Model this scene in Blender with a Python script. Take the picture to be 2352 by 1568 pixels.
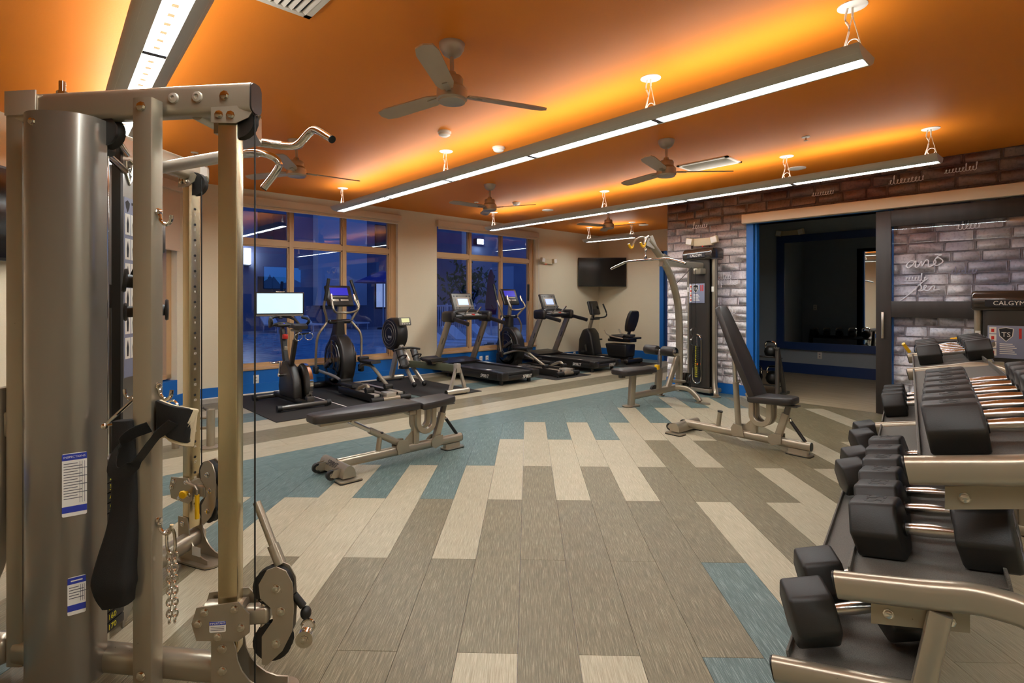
import bpy, bmesh, math, random
from mathutils import Matrix, Vector
random.seed(7)
scene = bpy.context.scene
COL = scene.collection
for o in list(bpy.data.objects): bpy.data.objects.remove(o)

# ------------------------------------------------------------------ camera, world, exposure
EYE, FPX, HEAD = 1.30, 1233.0, math.radians(46.6)   # eye height, focal length in photo pixels, heading from +X
SA, CA = math.sin(HEAD), math.cos(HEAD)
cd = bpy.data.cameras.new('camera'); cam = bpy.data.objects.new('camera', cd); COL.objects.link(cam)
cd.sensor_width = 36.0; cd.lens = 36.0 * FPX / 2352.0; cd.shift_y = -94.0 / 2352.0
cd.clip_start = 0.02; cd.clip_end = 300
cam.location = (0, 0, EYE); cam.rotation_euler = (math.pi / 2, 0, HEAD - math.pi / 2)
scene.camera = cam
wd = bpy.data.worlds.new('dusk'); scene.world = wd; wd.use_nodes = True
bg = wd.node_tree.nodes['Background']
bg.inputs[0].default_value = (0.075, 0.15, 0.42, 1); bg.inputs[1].default_value = 1.25
vs = scene.view_settings
vs.view_transform = 'Standard'; vs.look = 'None'; vs.gamma = 1.0; vs.use_curve_mapping = False
vs.exposure = 0.0
LENS_E, UP_E = 51.0, 9.5          # the pendant lights: radiance of the diffusers below and of the uplight above

def RD(r, d, z=0.0):               # camera-aligned ground coordinates (right, ahead) to the room's axes
    return (r * SA + d * CA, -r * CA + d * SA, z)
RDROT = HEAD - math.pi / 2

# ------------------------------------------------------------------ mesh helpers: every shape is (verts, faces)
def join(*gs):
    V, F = [], []
    for g in gs:
        n = len(V); V += list(g[0]); F += [tuple(i + n for i in f) for f in g[1]]
    return V, F
def xf(g, M): return [tuple(M @ Vector(v)) for v in g[0]], g[1]
def mv(g, x=0, y=0, z=0): return [(a + x, b + y, c + z) for a, b, c in g[0]], g[1]
def rot(g, axis, deg, c=(0, 0, 0)):
    M = Matrix.Translation(c) @ Matrix.Rotation(math.radians(deg), 4, axis) @ Matrix.Translation([-k for k in c])
    return xf(g, M)
def mirx(g): return [(-a, b, c) for a, b, c in g[0]], [tuple(reversed(f)) for f in g[1]]
def box(x0, x1, y0, y1, z0, z1):
    V = [(x, y, z) for x in (x0, x1) for y in (y0, y1) for z in (z0, z1)]
    return V, [(0, 1, 3, 2), (4, 6, 7, 5), (0, 4, 5, 1), (2, 3, 7, 6), (0, 2, 6, 4), (1, 5, 7, 3)]
def bm2g(bm):
    bm.verts.index_update()
    g = ([tuple(v.co) for v in bm.verts], [tuple(v.index for v in f.verts) for f in bm.faces]); bm.free(); return g
def rbox(x0, x1, y0, y1, z0, z1, r=0.01, seg=2):
    bm = bmesh.new(); bmesh.ops.create_cube(bm, size=1)
    for v in bm.verts: v.co = ((x0 + x1) / 2 + v.co.x * (x1 - x0), (y0 + y1) / 2 + v.co.y * (y1 - y0), (z0 + z1) / 2 + v.co.z * (z1 - z0))
    r = min(r, 0.49 * min(abs(x1 - x0), abs(y1 - y0), abs(z1 - z0)))
    bmesh.ops.bevel(bm, geom=bm.edges[:], offset=r, segments=seg, affect='EDGES', profile=0.5)
    return bm2g(bm)
def bev(g, r, seg=2):
    bm = bmesh.new(); vs_ = [bm.verts.new(v) for v in g[0]]
    for f in g[1]:
        try: bm.faces.new([vs_[i] for i in f])
        except ValueError: pass
    bmesh.ops.remove_doubles(bm, verts=bm.verts[:], dist=1e-5)
    es = [e for e in bm.edges if len(e.link_faces) == 2 and e.calc_face_angle(0) > 0.5]
    bmesh.ops.bevel(bm, geom=es, offset=r, segments=seg, affect='EDGES', profile=0.5)
    return bm2g(bm)
def circ(r, n=14, r2=None): r2 = r if r2 is None else r2; return [(r * math.cos(2 * math.pi * i / n), r2 * math.sin(2 * math.pi * i / n)) for i in range(n)]
def rrect(w, h, r=0.01, k=3):
    P = []
    for cx, cy, a in ((w/2-r, h/2-r, 0), (-w/2+r, h/2-r, 90), (-w/2+r, -h/2+r, 180), (w/2-r, -h/2+r, 270)):
        for i in range(k + 1):
            t = math.radians(a + 90 * i / k); P.append((cx + r * math.cos(t), cy + r * math.sin(t)))
    return P
def sweep(pts, prof, up=(0, 0, 1), closed=False, cap=True, scale=None):
    pts = [Vector(p) for p in pts]; n = len(pts); m = len(prof); V = []; F = []
    up = Vector(up); side = None
    for i, p in enumerate(pts):
        a = pts[i - 1] if (i > 0 or closed) else p; b = pts[(i + 1) % n] if (i < n - 1 or closed) else p
        t = (b - a).normalized()
        s = t.cross(up)
        if s.length < 0.15: s = side - t * side.dot(t) if side is not None else t.cross(Vector((1, 0, 0)) if abs(t.x) < .8 else Vector((0, 1, 0)))
        s.normalize()
        side = s; nn = s.cross(t)
        k = scale[i] if scale else 1
        V += [tuple(p + s * (q[0] * k) + nn * (q[1] * k)) for q in prof]
    for i in range(n if closed else n - 1):
        for j in range(m):
            a, b = i * m + j, i * m + (j + 1) % m; c, d = ((i + 1) % n) * m + (j + 1) % m, ((i + 1) % n) * m + j
            F.append((a, b, c, d))
    if cap and not closed: F.append(tuple(reversed(range(m)))); F.append(tuple(range((n - 1) * m, n * m)))
    return V, F
def smooth(P, k=6, closed=False):
    P = [Vector(p) for p in P]; n = len(P); out = []
    for i in range(n if closed else n - 1):
        p0 = P[i - 1] if (i or closed) else P[0] * 2 - P[1]; p1 = P[i]; p2 = P[(i + 1) % n]
        p3 = P[(i + 2) % n] if (i < n - 2 or closed) else P[-1] * 2 - P[-2]
        for j in range(k):
            t = j / k
            out.append(tuple(0.5 * ((2 * p1) + (p2 - p0) * t + (2 * p0 - 5 * p1 + 4 * p2 - p3) * t * t + (3 * p1 - p0 - 3 * p2 + p3) * t ** 3)))
    if not closed: out.append(tuple(P[-1]))
    return out
def tube(P, r, n=12, sm=0, closed=False, up=(0, 0, 1)):
    if sm: P = smooth(P, sm, closed)
    return sweep(P, circ(r, n), up, closed)
def cyl(p0, p1, r, n=16, r1=None): return sweep([p0, p1], circ(r, n), (0, 0, 1) if abs((Vector(p1) - Vector(p0)).normalized().z) < .9 else (1, 0, 0), scale=[1, (r1 / r if r1 else 1)])
def bar(p0, p1, w, h, r=0.008, up=(0, 0, 1)): return sweep([p0, p1], rrect(w, h, min(r, w * .45, h * .45), 2), up)
def lathe(prof, n=24, c=(0, 0, 0), cap=True):
    V, F = [], []; m = len(prof)
    for i in range(n):
        a = 2 * math.pi * i / n
        V += [(c[0] + r * math.cos(a), c[1] + r * math.sin(a), c[2] + z) for r, z in prof]
    for i in range(n):
        for j in range(m - 1):
            F.append((i * m + j, ((i + 1) % n) * m + j, ((i + 1) % n) * m + j + 1, i * m + j + 1))
    if cap:
        F.append(tuple(i * m for i in reversed(range(n)))); F.append(tuple(i * m + m - 1 for i in range(n)))
    return V, F
def lathe_on(prof, p, axis, n=20):
    q = Vector((0, 0, 1)).rotation_difference(Vector(axis)).to_matrix().to_4x4()
    return xf(lathe(prof, n), Matrix.Translation(p) @ q)
def plate(poly, z0, z1):           # polygon in xy, extruded in z
    n = len(poly)
    V = [(x, y, z0) for x, y in poly] + [(x, y, z1) for x, y in poly]
    a = sum(poly[i][0] * poly[(i + 1) % n][1] - poly[(i + 1) % n][0] * poly[i][1] for i in range(n))
    F = [tuple(reversed(range(n))), tuple(range(n, 2 * n))] + [(i, (i + 1) % n, n + (i + 1) % n, n + i) for i in range(n)]
    if a < 0: F = [tuple(reversed(f)) for f in F]
    return V, F
YZ = Matrix(((0, 0, 1, 0), (1, 0, 0, 0), (0, 1, 0, 0), (0, 0, 0, 1)))      # plate's (x,y,z) -> (y,z,x)
XZ = Matrix(((1, 0, 0, 0), (0, 0, -1, 0), (0, 1, 0, 0), (0, 0, 0, 1)))     # plate's (x,y,z) -> (x,z,-y)
def plate_yz(poly, x0, x1): return xf(plate(poly, x0, x1), YZ)
def plate_xz(poly, y0, y1): return xf(plate(poly, -y1, -y0), XZ)
def ell(c, rx, ry, rz, n=14, m=9):
    P = [(math.cos(math.pi * (j / m - .5)) + 1e-4, math.sin(math.pi * (j / m - .5))) for j in range(m + 1)]
    return [(c[0] + x * rx, c[1] + y * ry, c[2] + z * rz) for x, y, z in lathe(P, n)[0]], lathe(P, n)[1]
def torus(c, R, r, axis=(0, 0, 1), n=22, k=8):
    q = Vector((0, 0, 1)).rotation_difference(Vector(axis)).to_matrix().to_4x4()
    pts = [(R * math.cos(2 * math.pi * i / n), R * math.sin(2 * math.pi * i / n), 0) for i in range(n)]
    return xf(sweep(pts, circ(r, k), (0, 0, 1), True), Matrix.Translation(c) @ q)
def bolt(p, axis, r=0.011, h=0.008): return lathe_on([(r * 1.35, 0), (r * 1.35, h * .3), (r, h * .32), (r, h), (r * .6, h * 1.15)], p, axis, 8)
_txt = {}
def text(s, size, ext=0.001, shear=0.0, align='CENTER'):
    key = (s, round(size, 4), ext, shear, align)
    if key not in _txt:
        c = bpy.data.curves.new('t', 'FONT'); c.body = s; c.size = size; c.extrude = ext; c.shear = shear
        c.align_x = align; c.align_y = 'CENTER'; c.resolution_u = 2
        o = bpy.data.objects.new('t', c); COL.objects.link(o)
        dg = bpy.context.evaluated_depsgraph_get(); me = bpy.data.meshes.new_from_object(o.evaluated_get(dg))
        _txt[key] = ([tuple(v.co) for v in me.vertices], [tuple(p.vertices) for p in me.polygons])
        bpy.data.objects.remove(o); bpy.data.curves.remove(c); bpy.data.meshes.remove(me)
    return _txt[key]
def face(g, p, normal, up=(0, 0, 1), roll=0):     # put a flat xy shape on a surface at p: its +z along normal
    n = Vector(normal).normalized(); u = Vector(up); x = u.cross(n).normalized(); y = n.cross(x)
    M = Matrix((x, y, n)).transposed().to_4x4()
    return xf(rot(g, 'Z', roll) if roll else g, Matrix.Translation(p) @ M)

# ------------------------------------------------------------------ materials
def lin(h):
    c = [int(h[i:i + 2], 16) / 255 for i in (0, 2, 4)]
    return tuple(x / 12.92 if x <= 0.04045 else ((x + 0.055) / 1.055) ** 2.4 for x in c) + (1,)
M = {}
def mat(name, col, rough=0.5, metal=0.0, spec=0.5, noise=None, bump=0.0, bscale=200, emis=None, es=0, coat=0, stretch=None, coords='Object', varr=0.0):
    m = bpy.data.materials.new(name); m.use_nodes = True; nt = m.node_tree; b = nt.nodes['Principled BSDF']
    c = lin(col) if isinstance(col, str) else col
    b.inputs['Base Color'].default_value = c; b.inputs['Roughness'].default_value = rough
    b.inputs['Metallic'].default_value = metal; b.inputs['Specular IOR Level'].default_value = spec
    if coat: b.inputs['Coat Weight'].default_value = coat; b.inputs['Coat Roughness'].default_value = 0.1
    if emis: b.inputs['Emission Color'].default_value = lin(emis) if isinstance(emis, str) else emis; b.inputs['Emission Strength'].default_value = es
    if noise or bump or varr:
        tc = nt.nodes.new('ShaderNodeTexCoord'); mp = nt.nodes.new('ShaderNodeMapping'); nt.links.new(tc.outputs[coords], mp.inputs[0])
        if stretch: mp.inputs['Scale'].default_value = stretch
        nz = nt.nodes.new('ShaderNodeTexNoise'); nz.inputs['Scale'].default_value = bscale; nz.inputs['Detail'].default_value = 3
        nt.links.new(mp.outputs[0], nz.inputs['Vector'])
        if noise:
            cr = nt.nodes.new('ShaderNodeValToRGB'); cr.color_ramp.elements[0].color = lin(noise[0]); cr.color_ramp.elements[1].color = lin(noise[1])
            cr.color_ramp.elements[0].position = .35; cr.color_ramp.elements[1].position = .65
            nt.links.new(nz.outputs[0], cr.inputs[0]); nt.links.new(cr.outputs[0], b.inputs['Base Color'])
        if bump:
            bp = nt.nodes.new('ShaderNodeBump'); bp.inputs['Strength'].default_value = bump; bp.inputs['Distance'].default_value = 0.002
            nt.links.new(nz.outputs[0], bp.inputs['Height']); nt.links.new(bp.outputs[0], b.inputs['Normal'])
        if varr:
            mr = nt.nodes.new('ShaderNodeMapRange'); mr.inputs[3].default_value = max(0, rough - varr); mr.inputs[4].default_value = rough + varr
            nt.links.new(nz.outputs[0], mr.inputs[0]); nt.links.new(mr.outputs[0], b.inputs['Roughness'])
    M[name] = m; return m
def glass(name, tint, ior, boost=1.0, rough=0.0):    # thin pane: fresnel mix of clear and mirror
    m = bpy.data.materials.new(name); m.use_nodes = True; nt = m.node_tree; nt.nodes.clear()
    out = nt.nodes.new('ShaderNodeOutputMaterial'); mx = nt.nodes.new('ShaderNodeMixShader')
    t = nt.nodes.new('ShaderNodeBsdfTransparent'); t.inputs[0].default_value = tint
    g = nt.nodes.new('ShaderNodeBsdfGlossy'); g.inputs['Roughness'].default_value = rough; g.inputs['Color'].default_value = (.85, .9, 1, 1)
    lw = nt.nodes.new('ShaderNodeLayerWeight'); lw.inputs[0].default_value = .5
    pw = nt.nodes.new('ShaderNodeMath'); pw.operation = 'POWER'; pw.inputs[1].default_value = 5
    f0 = ((ior - 1) / (ior + 1)) ** 2 * boost
    ml = nt.nodes.new('ShaderNodeMath'); ml.operation = 'MULTIPLY_ADD'; ml.inputs[1].default_value = 1 - f0; ml.inputs[2].default_value = f0; ml.use_clamp = True
    nt.links.new(lw.outputs['Facing'], pw.inputs[0]); nt.links.new(pw.outputs[0], ml.inputs[0]); nt.links.new(ml.outputs[0], mx.inputs[0]); nt.links.new(t.outputs[0], mx.inputs[1]); nt.links.new(g.outputs[0], mx.inputs[2])
    nt.links.new(mx.outputs[0], out.inputs[0]); M[name] = m
mat('wall', 'E0D2B6', .75, bump=.15, bscale=160, noise=('DED0B4', 'E2D5B9'))
mat('wall_back', 'D8D2B8', .8)
mat('ceiling', 'EC8A26', .5, spec=.25, bump=.25, bscale=90)
mat('blue', '1064B4', .45, bump=.05, bscale=100)
mat('navy', '1E3A70', .45)
mat('slate', '9CA6AE', .7, bump=.1, bscale=120)
mat('tan', 'C29C70', .5)
mat('blind', 'DCC6AC', .8, bump=.2, bscale=400)
mat('header', 'E6D4BA', .55)
mat('espresso', '2A2320', .45, noise=('2E2724', '231D1A'), bscale=14, stretch=(1, 1, .1))
mat('silver', 'A69B88', .30, .65, varr=.05, bscale=60)
mat('silver_light', 'C2B9AA', .32, .6)
mat('gunmetal', '55504A', .3, .5, coat=.25)
mat('shroud', '8C847A', .28, .7, coat=.4)
mat('chrome', 'D8D4CC', .10, 1.0)
mat('steel', 'C8C4BC', .22, 1.0, bump=.1, bscale=40, stretch=(1, 1, 30))
mat('brushed', 'CDBE9C', .24, 1.0, bump=.12, bscale=60, stretch=(30, 30, .6))
mat('rubber', '1B1815', .48, bump=.15, bscale=300)
mat('black', '15130F', .42)
mat('black_gloss', '100F0E', .16, coat=.5)
mat('plastic', '1F1C19', .38, bump=.06, bscale=350)
mat('grey_plastic', '6E6A62', .4)
mat('vinyl', '2B2521', .42, bump=.18, bscale=260)
mat('nylon', '14110F', .75, bump=.4, bscale=500)
mat('fleece', 'D9C9A6', .95, bump=1.0, bscale=160)
mat('mat_rubber', '221E1B', .85, noise=('1D1A17', '282420'), bscale=420, bump=.3)
mat('belt', '1B1917', .7, bump=.3, bscale=500)
mat('yellow', 'F2BE0E', .4); mat('yellow_num', 'E6DE35', .6); mat('orange', 'F0701A', .4); mat('red', 'C02A1C', .4)
mat('white', 'E9E4DA', .5); mat('white_gloss', 'F2EFE8', .25); mat('offwhite', 'D8C9A8', .5)
mat('label_blue', '2B3BA0', .5); mat('label_grey', '80849A', .4); mat('ink', '1A1A1E', .6); mat('ink_grey', '55525A', .6)
mat('screen_off', '060607', .12, coat=.3)
mat('screen_lcd', 'C9D6FF', .3, emis='A9C2FF', es=.75); mat('screen_blue', '20207A', .3, emis='3A3AD8', es=.55)
mat('screen_bike', 'CFE8F2', .3, emis='BFE2F0', es=.72); mat('screen_row', 'D8DCA8', .4, emis='D6D89A', es=.35)
mat('led_red', 'FF2010', .4, emis='FF1808', es=6); mat('led_blue', '3040FF', .4, emis='3038FF', es=4)
mat('lens', 'FFFFFF', .5, emis=(.88, .98, .99, 1), es=LENS_E); mat('uplight', 'FFFFFF', .5, emis=(.95, .98, .95, 1), es=UP_E)
mat('led_off', 'F2C89A', .5, emis='FFD2A0', es=.85)
mat('fixture', 'C4BEB2', .42, .1)
mat('mirror', 'D8DCDE', .015, 1.0)
mat('inner_floor', 'A8987C', .45, noise=('A08F72', 'B2A286'), bscale=3, stretch=(6, .5, 1))
mat('concrete_out', '9098A8', .7, noise=('848CA0', '9CA4B4'), bscale=.7)
mat('facade', '727A94', .9, noise=('6A7290', '7A829A'), bscale=.6); mat('facade_light', 'BCC4D4', .9); mat('facade_dark', '262B3A', .9)
mat('pool', '4A9AC4', .25, spec=.8, bump=.8, bscale=5, noise=('3A86B4', '6AB4D4'))
mat('leaf', '35502A', .8); mat('bark', '3A3028', .9); mat('umbrella', '1E3E98', .8); mat('lounger', 'D4DAE4', .7); mat('umbrella_red', '6A2030', .8)
mat('flood', 'FFFFFF', .5, emis=(.8, .95, 1, 1), es=160); mat('sconce', 'FFFFFF', .5, emis=(.85, .93, 1, 1), es=14)
mat('win_out', '1B2233', .15); mat('win_lit', '8890A8', .4, emis=(.35, .45, .75, 1), es=.8)
mat('exit', 'E01818', .5, emis='FF1414', es=3)
glass('pane', (.74, .80, .90, 1), 1.5, 2.8); glass('door_pane', (.92, .93, .95, 1), 1.5, 1.6, .01)

# vinyl floor plank: fine grain along its length, tone from the plank's own colour
def plank_mat(name, a, b, hi):
    m = bpy.data.materials.new(name); m.use_nodes = True; nt = m.node_tree; p = nt.nodes['Principled BSDF']
    tc = nt.nodes.new('ShaderNodeTexCoord'); oi = nt.nodes.new('ShaderNodeObjectInfo')
    ad = nt.nodes.new('ShaderNodeVectorMath'); ad.operation = 'ADD'; nt.links.new(tc.outputs['Object'], ad.inputs[0]); nt.links.new(oi.outputs['Location'], ad.inputs[1])
    mp = nt.nodes.new('ShaderNodeMapping'); mp.inputs['Scale'].default_value = (1.0, 34, 1); nt.links.new(ad.outputs[0], mp.inputs[0])
    n1 = nt.nodes.new('ShaderNodeTexNoise'); n1.inputs['Scale'].default_value = 9; n1.inputs['Detail'].default_value = 4; n1.inputs['Roughness'].default_value = .7
    nt.links.new(mp.outputs[0], n1.inputs['Vector'])
    n2 = nt.nodes.new('ShaderNodeTexNoise'); n2.inputs['Scale'].default_value = 3.2; nt.links.new(ad.outputs[0], n2.inputs['Vector'])
    cr = nt.nodes.new('ShaderNodeValToRGB'); e = cr.color_ramp.elements
    e[0].color = lin(a); e[0].position = .30; e[1].color = lin(b); e[1].position = .52; k = e.new(.72); k.color = lin(hi)
    nt.links.new(n1.outputs[0], cr.inputs[0])
    hs = nt.nodes.new('ShaderNodeHueSaturation'); nt.links.new(cr.outputs[0], hs.inputs['Color'])
    m1 = nt.nodes.new('ShaderNodeMath'); m1.operation = 'MULTIPLY_ADD'; m1.inputs[1].default_value = .22; m1.inputs[2].default_value = .86
    nt.links.new(n2.outputs[0], m1.inputs[0])
    m2 = nt.nodes.new('ShaderNodeMath'); m2.operation = 'MULTIPLY_ADD'; m2.inputs[1].default_value = .12; nt.links.new(oi.outputs['Random'], m2.inputs[0]); nt.links.new(m1.outputs[0], m2.inputs[2])
    nt.links.new(m2.outputs[0], hs.inputs['Value']); nt.links.new(hs.outputs[0], p.inputs['Base Color'])
    bp = nt.nodes.new('ShaderNodeBump'); bp.inputs['Strength'].default_value = .25; bp.inputs['Distance'].default_value = .001
    nt.links.new(n1.outputs[0], bp.inputs['Height']); nt.links.new(bp.outputs[0], p.inputs['Normal'])
    p.inputs['Roughness'].default_value = .42; p.inputs['Specular IOR Level'].default_value = .4
    M[name] = m
plank_mat('plank_L', '8C8067', 'A99F86', 'C4BAA4'); plank_mat('plank_D', '544B35', '736950', 'A69C82'); plank_mat('plank_T', '384B4A', '586B68', '9AA8A4')

# printed brick wall: colours drift at random and turn browner with height
def brick_mat(name, mortar):
    m = bpy.data.materials.new(name); m.use_nodes = True; nt = m.node_tree; p = nt.nodes['Principled BSDF']
    ge = nt.nodes.new('ShaderNodeNewGeometry'); oi = nt.nodes.new('ShaderNodeObjectInfo')
    def noise(s, d=3):
        n = nt.nodes.new('ShaderNodeTexNoise'); n.inputs['Scale'].default_value = s; n.inputs['Detail'].default_value = d; nt.links.new(ge.outputs['Position'], n.inputs['Vector']); return n
    def ramp(src, *st):
        r = nt.nodes.new('ShaderNodeValToRGB'); e = r.color_ramp.elements
        e[0].position, e[0].color = st[0][0], lin(st[0][1]); e[1].position, e[1].color = st[-1][0], lin(st[-1][1])
        for q, c in st[1:-1]: x = e.new(q); x.color = lin(c)
        nt.links.new(src, r.inputs[0]); return r
    def mix(f, a, b, mode='MIX'):
        x = nt.nodes.new('ShaderNodeMix'); x.data_type = 'RGBA'; x.blend_type = mode
        if isinstance(f, float): x.inputs[0].default_value = f
        else: nt.links.new(f, x.inputs[0])
        nt.links.new(a, x.inputs[6]); nt.links.new(b, x.inputs[7]); return x.outputs[2]
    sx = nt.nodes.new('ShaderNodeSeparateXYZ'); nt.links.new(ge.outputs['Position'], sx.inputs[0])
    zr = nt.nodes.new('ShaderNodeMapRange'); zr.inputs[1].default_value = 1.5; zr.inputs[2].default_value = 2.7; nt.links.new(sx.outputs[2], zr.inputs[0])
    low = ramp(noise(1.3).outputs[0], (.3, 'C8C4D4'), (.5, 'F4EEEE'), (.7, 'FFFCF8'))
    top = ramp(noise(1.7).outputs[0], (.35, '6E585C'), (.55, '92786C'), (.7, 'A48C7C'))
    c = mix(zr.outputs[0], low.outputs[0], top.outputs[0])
    redf = ramp(noise(.9, 1).outputs[0], (.60, '000000'), (.68, 'AAAAAA')); redc = nt.nodes.new('ShaderNodeRGB'); redc.outputs[0].default_value = lin('8E3228')
    c = mix(redf.outputs[0], c, redc.outputs[0])
    sp = ramp(noise(38, 5).outputs[0], (.36, '8C8890'), (.5, 'FFFFFF'), (.7, 'FFFFFF'))
    c = mix(.35, c, sp.outputs[0], 'MULTIPLY')
    rr = ramp(oi.outputs['Random'], (0, 'BFB8BC'), (1, 'FFFFFF'))
    c = mix(.4, c, rr.outputs[0], 'MULTIPLY')
    if mortar: mc = nt.nodes.new('ShaderNodeRGB'); mc.outputs[0].default_value = lin('8A8084'); c = mix(.55, c, mc.outputs[0], 'MULTIPLY')
    nt.links.new(c, p.inputs['Base Color'])
    bp = nt.nodes.new('ShaderNodeBump'); bp.inputs['Strength'].default_value = .7; bp.inputs['Distance'].default_value = .006
    nt.links.new(noise(30, 5).outputs[0], bp.inputs['Height']); nt.links.new(bp.outputs[0], p.inputs['Normal']); p.inputs['Roughness'].default_value = .6
    M[name] = m
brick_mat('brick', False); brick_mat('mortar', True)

# ------------------------------------------------------------------ objects, parts, labels
def mesh(name, g, m, ang=38, flat=False):
    me = bpy.data.meshes.new(name); me.from_pydata([tuple(v) for v in g[0]], [], [tuple(f) for f in g[1]]); me.update()
    bm = bmesh.new(); bm.from_mesh(me); bmesh.ops.recalc_face_normals(bm, faces=bm.faces[:]); bm.to_mesh(me); bm.free()
    if not flat:
        me.shade_smooth(); me.set_sharp_from_angle(angle=math.radians(ang))
    me.materials.append(M[m]); return me
ORG = {}
def thing(name, label, cat, loc=(0, 0, 0), rz=0.0, group=None, org=(0, 0, 0)):
    o = bpy.data.objects.new(name, None); COL.objects.link(o); o.empty_display_size = .1
    o.location = loc; o.rotation_euler = (0, 0, rz); o['label'] = label; o['category'] = cat
    if group: o['group'] = group
    ORG[o.name] = org; return o
TINY = set('chart_pictures chart_figures column_numbers column_holes placard_pictures placard_icons placard_text keys console_keys monitor_keys table_lines text_lines cage_mesh balcony_rail ribbed_guard socket disc_rib rail_marking'.split())
SPLIT = set('strut_bracket clamp seat_roller link_bracket lower_pulley rear_foot_cap front_foot_cap knurled_grip pulley_wheel top_pulley cross_rod triangle_rod side_bar fence_rail grip pulley_plate foot stabilizer_foot grip_flange band carriage_bolt bracket_bolt gusset_bolt plate_bolt upright_bolt cover_bolt panel_bolt grommet hanger_cable power_cord cover_bolt yellow_grip'.split())
def part(name, parent, m, *gs, label=None, ang=38):
    if name in SPLIT and len(gs) > 1: return [part(name, parent, m, g, label=label, ang=ang) for g in gs][0]
    g = join(*gs) if len(gs) > 1 else gs[0]
    if parent is not None:
        root = parent
        ox, oy, oz = ORG.get(root.name, (0, 0, 0))
        if (ox, oy, oz) != (0, 0, 0): g = mv(g, -ox, -oy, -oz)
    o = bpy.data.objects.new(name, mesh(name, g, m, ang)); COL.objects.link(o)
    if parent is not None: o.parent = parent; ORG[o.name] = ORG.get(parent.name, (0, 0, 0))
    if label: o['label'] = label
    if name in TINY: o['kind'] = 'stuff'
    return o
def solo(name, label, cat, m, *gs, group=None, loc=(0, 0, 0), rz=0.0):
    o = bpy.data.objects.new(name, mesh(name, join(*gs), m)); COL.objects.link(o)
    o.location = loc; o.rotation_euler = (0, 0, rz); o['label'] = label; o['category'] = cat
    if group: o['group'] = group
    return o
def struct(name, m, *gs, parent=None, label=None):
    o = bpy.data.objects.new(name, mesh(name, join(*gs), m)); COL.objects.link(o)
    if parent: o.parent = parent
    else: o['kind'] = 'structure'; o['label'] = label or name.replace('_', ' '); 
    return o
def copy_tree(o, loc, rz=None, label=None, parent=None):
    c = o.copy(); COL.objects.link(c); c.parent = parent
    if parent is None:
        c.location = loc
        if rz is not None: c.rotation_euler = (0, 0, rz)
        if label: c['label'] = label
    for ch in [q for q in COL.objects if q.parent == o]: copy_tree(ch, None, parent=c)
    return c
mat('rail_olive', '7E8268', .35, .6)
mat('tower_dark', '3B3631', .34, .35, coat=.2)
mat('tray', '5A544C', .6, .3, noise=('4A453F', '6A645B'), bscale=500, bump=.3)
mat('fan_metal', 'B4A898', .36, .55); mat('fan_blade', 'B9A48C', .4, .2)
mat('script', 'F2EEF2', .7); mat('script_dark', '8C88A0', .7)
mat('tv_mountain', '2A7AD8', .3, emis=(.05, .28, .9, 1), es=2.2); mat('tv_peak', '103A78', .3, emis=(.02, .08, .28, 1), es=1.6)
mat('num_dark', '0A0908', .5); mat('logo_grey', '8A8894', .5)
mat('cap_gloss', '3A332E', .2, .4, coat=.6)

# ================================================================== the room
CEIL, WY, BX, EX = 2.846, 7.93, 7.35, 10.36      # ceiling height, window wall, brick wall, end wall
HINT = 4.32                                      # where the brick wall ends
RP = [(-2.7, -2.3), (10.5, -2.3), (10.5, 8.1), (1.86, 8.1), (-2.7, 3.5)]
floor = struct('floor', 'mortar', plate(RP, -.06, -.006), label='plank floor in beige, brown and teal stripes')
ceiling = struct('ceiling', 'ceiling', plate(RP, CEIL, CEIL + .1), label='orange painted ceiling')

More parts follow.
